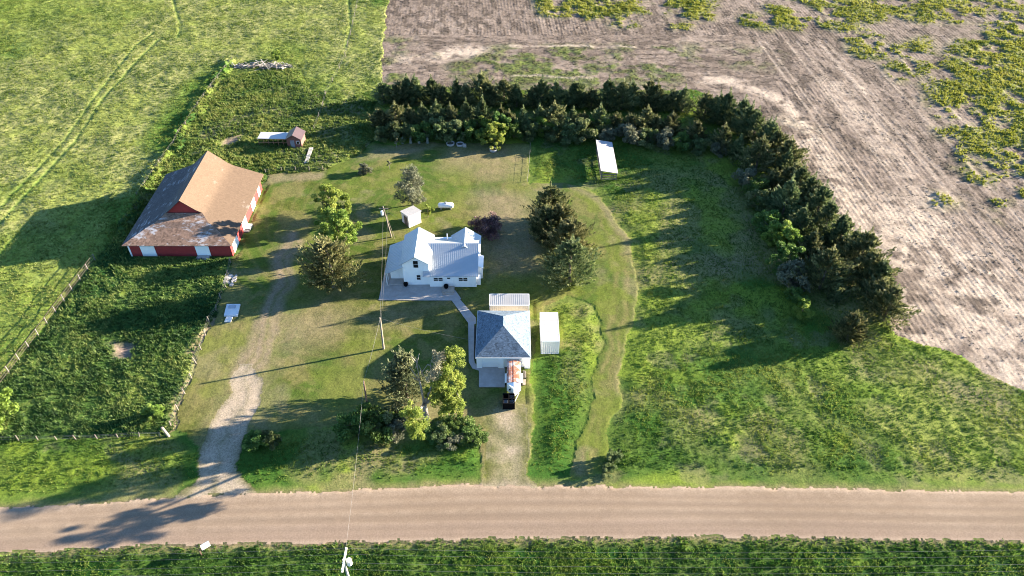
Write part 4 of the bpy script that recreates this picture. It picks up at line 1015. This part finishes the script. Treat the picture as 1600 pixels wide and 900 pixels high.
fence_line("wire_fence", "old wire fence running through scrub left of the coop", "fence", [G(*p) for p in ((216, 310), (262, 243), (300, 184), (340, 126), (362, 97))], 4.0, 1.35, .08, wood, (.6, 1.0, 1.25), .012, wire, "wire", .15)
fence_line("wire_fence", "old wire fence in dry grass along the far lane", "fence", [G(*p) for p in ((492, 205), (510, 150), (540, 90), (552, 40), (562, -10))], 6, 1.4, .09, wood, (.6, 1.2), .012, wire, "wire", .12)
fence_line("wire_fence", "wire fence along the back of the yard below the coop", "fence", [G(*p) for p in ((416, 272), (440, 268), (505, 267))], 2.5, 1.1, .08, wood, (.5, .9), .012, wire, "wire", .08)
fence_line("wire_fence", "low wire fence on the left of the meadow shelter", "fence", [G(*p) for p in ((828, 229), (827, 255), (824, 284))], 3, .9, .06, wood, (.45, .8), .012, wire, "wire", .05)
# ================================================================ TREES
def leaves_mesh(name, P, D, Ln, Wd, tint, material, parent=None):
    """many small leaf / needle-spray faces: centre P, long axis D"""
    n = len(P); r = rng.normal(size=(n, 3)); S = np.cross(D, r); S /= np.linalg.norm(S, axis=1, keepdims=True) + 1e-9
    v = np.empty((n, 4, 3), np.float32)
    v[:, 0] = P - D * Ln[:, None] * .5; v[:, 1] = P + S * Wd[:, None] * .5 - D * Ln[:, None] * .05
    v[:, 2] = P + D * Ln[:, None] * .5; v[:, 3] = P - S * Wd[:, None] * .5 - D * Ln[:, None] * .05
    o = np_mesh(name, v.reshape(-1, 3), np.arange(n * 4).reshape(-1, 4), material, {"tint": ('FLOAT', np.repeat(np.clip(tint, 0, 1), 4))}, smooth=False)
    if parent: o.parent = parent
    return o

def norm(a): return a / (np.linalg.norm(a, axis=-1, keepdims=True) + 1e-9)

def cedar_crown(h, r, m, nb=150, per=44, lop=.25, sharp=.75, base=.05):
    """conical evergreen: ascending boughs that end in pointed plumes, and a few leaders"""
    Ps, Ds, Ts, Ls = [], [], [], []
    ph = rng.uniform(0, 6.28, 4)
    for k in range(nb):
        t = base + (.97 - base) * rng.random() ** 1.1
        az = rng.random() * 2 * math.pi
        env = r * min(1, (1.03 - t) ** sharp * 1.15) * min(1, (t + .16) / .26) * (1 + lop * math.sin(az * 2 + ph[0]) * .5 + lop * math.sin(az * 3 + t * 9 + ph[1]) * .6)
        ln = env * rng.uniform(.62, 1.22)
        d = np.array([math.cos(az), math.sin(az), 0]); up = rng.uniform(.35, .95)
        n = int(per * rng.uniform(.8, 1.3))
        s = np.sqrt(rng.uniform(.08, 1, n))
        pts = d[None] * (ln * s)[:, None]; pts[:, 2] += t * h * .93 + ln * up * (s ** 1.5) * .75 - .15 * ln
        rad = (.05 + .50 * (1 - s) ** .8) * (0.30 + .26 * ln)
        pts += rng.normal(size=(n, 3)) * rad[:, None] * np.array([.75, .75, .5])
        dd = norm(d[None] * .8 + np.array([0, 0, 1.0]) * (up + .5) + rng.normal(size=(n, 3)) * .35)
        Ps.append(pts); Ds.append(dd); Ts.append(np.full(n, rng.normal(.45, .24)) + rng.normal(0, .1, n)); Ls.append(rng.uniform(.26, .52, n))
    for j in range(rng.integers(5, 9)):   # leaders, pointed
        k = 60
        a_ = rng.uniform(0, 6.28); q_ = 0 if j == 0 else r * rng.uniform(.15, .5); zt = h * (1.08 if j == 0 else 1.02 * (1 - (q_ / r) ** (1 / sharp) * .75)); s = rng.random(k) ** .7; H_ = rng.uniform(1.5, 2.3)
        pts = np.stack([math.cos(a_) * q_ + rng.normal(0, 1, k) * (.04 + .30 * (1 - s)), math.sin(a_) * q_ + rng.normal(0, 1, k) * (.04 + .30 * (1 - s)), zt - H_ * (1 - s)], 1)
        Ps.append(pts); Ds.append(norm(np.array([0, 0, 1.]) + rng.normal(size=(k, 3)) * .4)); Ts.append(np.full(k, rng.normal(.6, .15)) + rng.normal(0, .1, k)); Ls.append(rng.uniform(.25, .5, k))
    P, D, T, L_ = np.concatenate(Ps), np.concatenate(Ds), np.concatenate(Ts), np.concatenate(Ls)
    ok = P[:, 2] > .08
    return leaves_mesh("crown", P[ok], D[ok], L_[ok], L_[ok] * rng.uniform(.26, .44, ok.sum()), T[ok], m)

def blob_crown(h, r, m, clumps=34, per=190, leaf=.30, zlo=.25, hollow=.45, cr=(.5, 1.1), tintsd=.2, squash=1.0, name="crown"):
    """broad-leaved crown: uneven clumps of leaves spread through the crown's volume; returns clump centres for the limbs"""
    Ps, Ts, cs = [], [], []
    ph = rng.uniform(0, 6.28, 5)
    for k in range(clumps):
        t = rng.random(); z = zlo * h + (1 - zlo) * h * t; az = rng.random() * 6.283
        env = r * math.sin(math.pi * (0.12 + .80 * t)) ** .6 * (1 + .28 * math.sin(az * 2 + ph[0] + 3 * t) + .2 * math.sin(az * 3 + ph[1]))
        q_ = (hollow + (1 - hollow) * rng.random()) * env
        c = np.array([math.cos(az) * q_, math.sin(az) * q_ * squash, z]); R = rng.uniform(*cr) * (r / 3.2) ** .5
        n = int(per * rng.uniform(.6, 1.3))
        dirs = norm(rng.normal(size=(n, 3))) * (rng.random(n) ** .45)[:, None] * R * np.array([1, 1, .75])
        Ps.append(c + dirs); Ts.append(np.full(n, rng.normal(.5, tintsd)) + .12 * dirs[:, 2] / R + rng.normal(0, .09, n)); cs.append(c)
    P, T = np.concatenate(Ps), np.concatenate(Ts); n = len(P); ok = P[:, 2] > .05; P, T = P[ok], T[ok]; n = len(P)
    D = norm(rng.normal(size=(n, 3))); L_ = leaf * rng.uniform(.7, 1.4, n)
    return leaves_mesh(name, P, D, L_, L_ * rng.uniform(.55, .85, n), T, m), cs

bark = mat("tree_bark", (.13, .10, .08), .95, 0, .25, 5); palebark = mat("pale_tree_bark", (.19, .17, .15), .9, 0, .2, 4)
def trunk_mesh(h, r, cs=(), m=bark, limbs=10, lean=(0, 0), name="trunk"):
    b = MB(); pts = []
    for i in range(7):
        t = i / 6; pts.append((lean[0] * t * h + .06 * h * .3 * math.sin(3 * t), lean[1] * t * h, -.15 + t * h))
    for i in range(6): b.tube(pts[i], pts[i + 1], r * (1 - .13 * i) * (1.25 if i == 0 else 1), r * (1 - .13 * (i + 1)), 8)
    cs = list(cs); random.shuffle(cs)
    for c in cs[:limbs]:
        z0 = min(h * .9, max(.2 * h, c[2] * .55)); t = z0 / h
        a = Vector((lean[0] * z0, lean[1] * z0, z0)); mid = a.lerp(Vector(c), .5) + Vector((0, 0, .12 * h * random.random()))
        b.tube(tuple(a), tuple(mid), r * .38, r * .24, 6); b.tube(tuple(mid), tuple(c), r * .24, r * .06, 6)
    return b.build(name, m, None, True)

CED = leaf_mat("cedar_needles", (.038, .056, .020), (.115, .132, .050), (.290, .275, .125), .3, .03)
CEDG = leaf_mat("cedar_needles_green", (.036, .062, .024), (.100, .138, .054), (.255, .275, .118), .3, .03)
CEDB = leaf_mat("brown_cedar_needles", (.045, .056, .018), (.128, .132, .050), (.275, .250, .115), .3, .02)
SPR = leaf_mat("spruce_needles", (.050, .070, .034), (.135, .160, .080), (.30, .30, .165), .3, .02)
DEC = leaf_mat("fresh_leaves", (.075, .135, .020), (.165, .245, .040), (.29, .35, .08), .45, .03)
DECY = leaf_mat("yellow_green_leaves", (.095, .145, .024), (.205, .260, .046), (.34, .37, .09), .5, .02)
DECD = leaf_mat("deep_green_leaves", (.030, .075, .015), (.070, .135, .027), (.150, .220, .050), .35, .04)
OLV = leaf_mat("grey_green_leaves", (.06, .07, .04), (.13, .14, .085), (.22, .22, .14), .35, .02)
BUD = leaf_mat("pale_bud_leaves", (.15, .14, .09), (.25, .23, .15), (.36, .33, .23), .35, .01)
PUR = leaf_mat("purple_leaves", (.075, .035, .04), (.16, .09, .09), (.28, .19, .17), .3, .02)
SHR = leaf_mat("shrub_leaves", (.040, .068, .020), (.095, .130, .044), (.20, .215, .09), .35, .05)

def proto(name, crown, trunk):
    """first of its kind: parts ready to be copied"""
    t = bpy.data.objects.new(name, None); t.empty_display_size = .2; COL.objects.link(t)
    crown.parent = t; trunk.parent = t; t.location = (0, -500, -100); return t
PROT = {}
for i in range(7):
    h, r, sh_ = ((6.5, 3.0, .85), (7.2, 3.1, .95), (5.8, 3.0, .7), (6.8, 3.3, .8), (6.3, 2.7, 1.0), (5.3, 2.9, .65), (7.0, 2.8, .9))[i]
    PROT["cedar%d" % i] = proto("cedar_tree", cedar_crown(h, r, (CED, CEDG, CEDB, CED, CEDG, CED, CEDG)[i], 190, 42, .35, sh_), trunk_mesh(h * .8, .2))
for i, (h, r, m_, lf) in enumerate(((2.8, 2.0, SHR, .26), (2.3, 1.8, DECD, .24), (3.2, 2.0, SHR, .26), (4.2, 1.9, DEC, .28), (2.2, 1.6, OLV, .22), (4.8, 2.3, DECD, .28))):
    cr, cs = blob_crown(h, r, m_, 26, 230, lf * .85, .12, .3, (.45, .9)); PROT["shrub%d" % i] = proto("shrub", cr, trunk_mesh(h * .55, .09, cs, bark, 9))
USED = set()
def place(kind, px, py, sc, label, group=None, name=None, cat=None, rz=None, sz=1.0, at=None):
    src = PROT[kind]
    if kind in USED: t = copy_tree(src)
    else: t = src; USED.add(kind)
    x, y = at if at else G(px, py)
    t.location = (x, y, 0.05); t.rotation_euler = (0, 0, rng.uniform(0, 6.28) if rz is None else rz); k_ = 1.0 if 'cedar' in kind or kind in ('olive', 'purp', 'bright') else 1.22
    t.scale = (sc * k_, sc * k_, sc * sz * k_)
    if name: t.name = name
    return tag(t, label, cat or ("tree" if "cedar" in kind else "shrub"), group)
ORD = ["first", "second", "third", "fourth", "fifth", "sixth", "seventh", "eighth", "ninth", "tenth", "eleventh", "twelfth", "thirteenth", "fourteenth", "fifteenth", "sixteenth"]
def ordl(i, n, fmt_l, fmt_r):
    return fmt_l.format(ORD[i]) if i < (n + 1) // 2 else fmt_r.format(ORD[n - 1 - i])
def along(pts, step):
    P = [Vector(G(*p)) for p in pts]; out = []; carry = 0.0
    for a, c in zip(P[:-1], P[1:]):
        L_ = (c - a).length; s = carry
        while s < L_: out.append(a.lerp(c, s / L_)); s += step
        carry = s - L_
    return out
ck = ["cedar%d" % i for i in range(7)]
def row(pts, step, kinds, s0, s1, fl, fr, group, jit=.5, name=None, cat=None):
    L_ = along(pts, step)
    for i, p in enumerate(L_):
        s = rng.uniform(s0, s1)
        place(kinds[rng.integers(len(kinds))], 0, 0, s, ordl(i, len(L_), fl, fr), group, name, cat, None, rng.uniform(.88, 1.12), (p.x + rng.normal(0, jit), p.y + rng.normal(0, jit)))
# back row along the field, then down the field side to the right
row([(598, 161), (700, 165), (850, 168), (1000, 170), (1085, 176)], 2.7, ["cedar0", "cedar3", "cedar1", "cedar4", "cedar5", "cedar6"], .82, 1.05,
    "{} cedar from the left end of the windbreak's back row", "{} cedar leftward from the windbreak's bend, back row", "cedars in the windbreak's back row")
row([(596, 199), (700, 203), (850, 206), (960, 206), (1050, 212)], 3.0, ["cedar0", "cedar2", "cedar3", "cedar4", "cedar5", "cedar1"], .78, 1.04,
    "{} cedar from the left end of the windbreak's middle row", "{} cedar leftward from the windbreak's bend, middle row", "cedars in the windbreak's middle row")
row([(1100, 184), (1150, 205), (1196, 243), (1240, 298), (1290, 365), (1340, 436), (1384, 515)], 2.7, ["cedar0", "cedar3", "cedar1", "cedar4", "cedar6"], .9, 1.12,
    "{} cedar past the bend in the row bordering the right field", "{} cedar from the near end of the row bordering the right field", "cedars bordering the right field")
# inner side of the right arm
for i, (px, py, k, s, lab) in enumerate(((1085, 226, "cedar2", .9, "broad dark cedar inside the windbreak's bend"), (1125, 238, "cedar0", .95, "dark cedar at the inner corner of the windbreak"), (1180, 268, "cedar3", 1.1, "large cedar below the inner corner of the windbreak"),
        (1150, 250, "cedar4", .85, "slim cedar squeezed behind the inner corner cedars"), (1205, 300, "cedar5", .9, "low dark cedar on the inner side of the right arm"), (1222, 338, "cedar1", 1.12, "tall brown-tipped cedar midway down the right arm's inner side"),
        (1245, 372, "cedar6", .95, "dark cedar between the brown-tipped cedar and the big green one"), (1280, 452, "cedar3", 1.22, "biggest green cedar on the right arm's inner side"),
        (1301, 472, "cedar4", .55, "small young cedar below the biggest green cedar"), (1262, 405, "cedar0", .9, "dark cedar just behind the biggest green cedar"))):
    place(k, px, py, s, lab, "cedars inside the windbreak's right arm")
cr = cedar_crown(6.0, 2.6, CEDB, 190, 44, .15, .6); PROT["olive"] = proto("cedar_tree", cr, trunk_mesh(4.6, .2)); place("olive", 1322, 531, .92, "lone pale brownish cedar at the near end of the windbreak")
# shrubs at the foot of the windbreak
fs = ((598, 218, "shrub0", .8), (617, 217, "shrub2", .9), (640, 219, "shrub0", .95), (664, 217, "shrub1", 1.1), (690, 219, "shrub0", 1.25), (712, 217, "shrub2", 1.05), (735, 217, "shrub1", 1.2), (757, 212, "shrub3", .85), (783, 215, "shrub5", .85),
      (803, 216, "shrub1", 1.1), (825, 217, "shrub0", 1.0), (846, 213, "shrub3", .8), (868, 217, "shrub2", 1.0), (890, 221, "shrub0", 1.2), (914, 221, "shrub2", 1.2), (937, 205, "shrub3", .75), (950, 221, "shrub4", 1.0), (985, 226, "shrub4", 1.3), (1010, 226, "shrub0", 1.0), (1035, 228, "shrub4", 1.2),
      (1062, 232, "shrub1", 1.0), (1090, 238, "shrub0", .9), (1120, 243, "shrub4", .9))
flab = {"shrub0": "olive-green rounded", "shrub1": "dark green low", "shrub2": "olive-green upright", "shrub3": "bright green tall", "shrub4": "grey-green sparse", "shrub5": "deep green tall"}
for i, (px, py, k, s) in enumerate(fs):
    place(k, px, py, s, ordl(i, len(fs), flab[k] + " shrub, {} from the left along the windbreak's foot", flab[k] + " shrub, {} leftward from the bend along the windbreak's foot"), "shrubs along the windbreak's foot")
rs = ((1163, 288, "shrub4", 1.1, "pale grey-green shrub at the top of the right arm's inner edge"), (1180, 308, "shrub1", 1.1, "dark shrub just below the pale grey-green one"), (1188, 330, "shrub0", 1.05, "olive shrub on the right arm's inner edge above the light green tree"),
      (1200, 365, "shrub1", 1.3, "dark rounded shrub left of the light green tree"), (1225, 388, "shrub3", 1.0, "light green leafy tree among the right arm's dark cedars"), (1203, 385, "shrub3", .7, "smaller light green shrub beside the light green tree"),
      (1222, 425, "shrub5", .9, "deep green shrub below the light green tree"), (1232, 447, "shrub4", 1.4, "greyish shrub at the low end of the right arm's inner edge"), (1240, 470, "shrub1", .7, "small dark shrub above the lone bright bush"),
      (1250, 497, "shrub3", .62, "lone small bright green bush in the windbreak's shade"))
for px, py, k, s, lab in rs: place(k, px, py, s, lab, "shrubs inside the windbreak's right arm")

def one(name, kind_cat, label, px, py, crown, trunk, rz=0, group=None):
    t = thing(name, label, kind_cat, (*G(px, py), 0.05), rz, group); crown.parent = t; trunk.parent = t; return t
# big brownish cedar by the drive
cr = cedar_crown(9.6, 4.5, CEDB, 330, 56, .3, .55, .12); one("cedar_tree", "tree", "big spreading brownish cedar beside the driveway", 522, 449, cr, trunk_mesh(7.5, .38, [(1, -.8, 3), (-1.4, .3, 3)], palebark, 2))
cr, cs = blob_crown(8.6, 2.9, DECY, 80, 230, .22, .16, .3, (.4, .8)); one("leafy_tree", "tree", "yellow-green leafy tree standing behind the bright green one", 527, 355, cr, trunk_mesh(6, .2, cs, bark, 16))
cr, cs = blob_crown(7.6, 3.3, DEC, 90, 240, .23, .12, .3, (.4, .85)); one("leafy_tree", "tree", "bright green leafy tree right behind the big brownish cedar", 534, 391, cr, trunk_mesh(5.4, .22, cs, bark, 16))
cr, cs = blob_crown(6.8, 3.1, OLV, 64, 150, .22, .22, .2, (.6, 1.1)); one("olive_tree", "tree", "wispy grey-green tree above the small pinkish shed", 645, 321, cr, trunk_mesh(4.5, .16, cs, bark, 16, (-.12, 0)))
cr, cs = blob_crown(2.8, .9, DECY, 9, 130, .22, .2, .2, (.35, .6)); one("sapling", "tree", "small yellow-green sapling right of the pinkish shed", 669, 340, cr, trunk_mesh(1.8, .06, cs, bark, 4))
# dark pair / group east of the house
for px, py, h, r, m_, lab in ((858, 352, 8.4, 3.7, CED, "dark rearmost cedar of the clump right of the farmhouse"), (873, 378, 7.8, 3.4, CEDB, "brownish cedar on the sunny side of the clump right of the farmhouse"),
                              (889, 408, 8.6, 3.9, CEDB, "ragged brown-green middle cedar of the clump right of the farmhouse"), (890, 441, 8.8, 4.0, CEDG, "dark nearest cedar of the clump right of the farmhouse"), (852, 378, 7.4, 3.1, CED, "dark left-hand cedar of the clump right of the farmhouse")):
    cr = cedar_crown(h, r, m_, 300, 46, .3, .62); one("cedar_tree", "tree", lab, px, py, cr, trunk_mesh(h * .8, .3), rng.uniform(0, 6), "cedar clump right of the farmhouse")
# front group: spruce, cottonwood with dead limbs
cr = cedar_crown(9.8, 3.1, SPR, 300, 46, .45, .62, .1); one("spruce_tree", "tree", "grey-green spruce left of the half-dead cottonwood", 636, 626, cr, trunk_mesh(8.5, .22))
x, y = G(668, 664)
ct = thing("cottonwood", "half-dead cottonwood with bare limbs and bright green foliage by the front hedge", "tree", (x, y, 0.05))
def cl(cent, R, n, leaf, tint):
    P = np.array(cent)[None] + norm(rng.normal(size=(n, 3))) * (rng.random(n) ** .45)[:, None] * R; return P, np.full(n, tint) + rng.normal(0, .1, n), leaf
def at3(px, py, dy=0.0):
    """tree-local point seen at a photo pixel, at the trunk's distance plus dy"""
    Yw = y + dy; v = (py - 450) / FPX; t_ = Yw / (cC - v * cS); return np.array([(px - 800) / FPX * t_ - x, dy, HC - t_ * (cS + v * cC)])
groups = {"crown": (DECY, [(700, 560, 2), (708, 575, 1.5), (716, 590, 1.5), (690, 590, 1), (700, 603, .5), (680, 610, .5), (692, 618, .2), (710, 612, 1), (720, 600, 2), (676, 625, 0), (700, 632, -.2), (715, 630, .6), (722, 640, 0), (705, 545, 2.2), (712, 556, 2), (686, 602, 0), (695, 575, 1.5), (706, 588, 1), (671, 612, 0),(684, 628, 0),
                           (640, 655, -5.2), (648, 645, -5), (652, 660, -5.8), (645, 668, -6.4), (638, 664, -6), (654, 672, -6.6), (634, 648, -5), (657, 664, -6), (642, 640, -4.6), (650, 678, -7), (690, 612, .6), (685, 620, .3), (702, 620, .2), (712, 602, 1), (697, 590, 1), (718, 610, 1), (706, 642, .2), (692, 640, 0), (680, 600, .6), (710, 566, 2), (702, 552, 2.1)]),
          "dead_crown": (BUD, [(684, 560, 1), (682, 572, .8), (688, 566, 1.4), (680, 585, .6), (690, 578, 1), (676, 592, .4), (686, 553, 1.4)])}
for nm, (m_, L_) in groups.items():
    Ps, Ts = [], []
    for (px, py, dy) in L_:
        for j in range(4):
            c = at3(px + rng.normal(0, 5.0), py + rng.normal(0, 5.0), dy + rng.normal(0, .6)); c[2] = max(c[2], .6)
            R = rng.uniform(.28, .68); n = 170 if nm == "crown" else 100
            Ps.append(c + norm(rng.normal(size=(n, 3))) * (rng.random(n) ** .5)[:, None] * R); Ts.append(np.full(n, rng.normal(.5, .2)) + rng.normal(0, .1, n))
    P, T = np.concatenate(Ps), np.concatenate(Ts); n = len(P); L2 = (.27 if nm == "crown" else .2) * .78 * rng.uniform(.7, 1.3, n)
    leaves_mesh(nm, P, norm(rng.normal(size=(n, 3))), L2, L2 * .65, T, m_, ct)
b = MB(); top = at3(656, 602, .3); fork = at3(663, 630, 0)
b.tube((0, 0, -.2), tuple(fork * .5), .42, .34, 9); b.tube(tuple(fork * .5), tuple(fork), .34, .26, 9)
for (px, py, dy, r) in ((656, 596, .4, .16), (676, 600, .4, .16), (696, 612, .4, .14), (647, 650, -5.2, .14), (712, 610, .8, .1)):
    e = at3(px, py, dy); b.tube(tuple(fork * .96), tuple(e), .2, r * .6, 7)
for (p, q_) in (((656, 596, .4), (650, 560, .8)), ((656, 596, .4), (644, 590, .5)), ((650, 575, .6), (655, 553, 1)), ((676, 600, .4), (658, 584, .6)), ((676, 600, .4), (686, 560, 1)), ((658, 584, .6), (668, 570, .8)), ((668, 570, .8), (676, 573, .9)), ((696, 612, .4), (708, 560, 1.8)), ((656, 596, .4), (640, 574, .3)), ((676, 600, .4), (672, 566, .9)), ((712, 610, .8), (722, 632, .3)), ((662, 588, .5), (654, 570, .8)), ((650, 566, .8), (642, 556, 1))):
    b.tube(tuple(at3(*p)), tuple(at3(*q_)), .085, .03, 5)
b.build("trunk", palebark, ct, True)
# hedges and bushes in front
hb = ((556, 672, "shrub1", 1.0, "dark bush at the left end of the front bushes by the dark pole"), (572, 668, "shrub5", .62, "deep green bush right beside the dark pole"), (590, 674, "shrub1", 1.1, "dark low bush right of the dark pole"), (608, 668, "shrub2", .85, "olive bush between the dark pole and the cottonwood"),
      (620, 676, "shrub4", .85, "greyish bush left of the cottonwood's low foliage"), (682, 676, "shrub1", .75, "dark bush right of the cottonwood's trunk"), (698, 672, "shrub1", .85, "dark bush in the middle of the front hedge"), (716, 674, "shrub5", .45, "deep green bush right of the front hedge's middle"),
      (733, 677, "shrub1", .85, "dark bush at the right end of the front hedge"), (690, 686, "shrub0", .8, "olive low bush before the front hedge"), (712, 690, "shrub4", .7, "grey-green low bush before the front hedge"), (738, 692, "shrub1", .7, "dark low bush at the front hedge's near right corner"),
      (405, 696, "shrub1", .6, "dark bush on the right of the driveway mouth"), (425, 694, "shrub0", .55, "olive bush beside the driveway mouth's dark bush"), (390, 700, "shrub1", .45, "small dark bush closest to the driveway mouth"),
      (570, 271, "shrub4", .62, "lone small pale-topped bush on the back lawn"), (762, 364, "purp", 1, ""), (773, 229, "bright", 1, ""), (-2, 672, "shrub3", 1.15, "bright yellow-green bush cut by the photo's left edge"), (246, 652, "shrub3", .5, "yellowish tall weed bush near the thick corner post"),
      (120, 690, "shrub3", 0, ""), (958, 722, "shrub0", .5, "low bush in the meadow close to the road"), (950, 738, "shrub0", .4, "tiny bush nearest the road in the meadow"), (435, 95, "shrub3", .5, "yellow-green bush behind the brush pile"))
cr, cs = blob_crown(2.8, 2.7, PUR, 44, 150, .22, .12, .2, (.6, 1.0)); PROT["purp"] = proto("shrub", cr, trunk_mesh(1.4, .07, cs, bark, 10))
cr, cs = blob_crown(4.8, 2.7, DECY, 84, 170, .22, .1, .3, (.32, .66)); PROT["bright"] = proto("shrub", cr, trunk_mesh(3, .1, cs, bark, 12))
for px, py, k, s, lab in hb:
    if s == 0: continue
    if k == "purp": lab = "purplish-red shrub behind the farmhouse's right corner"
    if k == "bright": lab = "bright yellow-green shrub standing out before the windbreak"
    place(k, px, py, s, lab, sz=.6 if 675 < px < 745 and 665 < py < 700 else 1.0)
for px, py, lab, h in ((620, 232, "tiny pale sapling on the back lawn near the tree guards", 2.2), (609, 265, "tiny pale sapling in the middle of the back lawn", 1.8)):
    cr, cs = blob_crown(h, .5, OLV, 6, 90, .18, .4, .2, (.3, .5)); one("sapling", "tree", lab, px, py, cr, trunk_mesh(h * .8, .05, cs, palebark, 3))
for k, src in PROT.items():
    if k not in USED:
        for ch in list(src.children): bpy.data.objects.remove(ch)
        bpy.data.objects.remove(src)
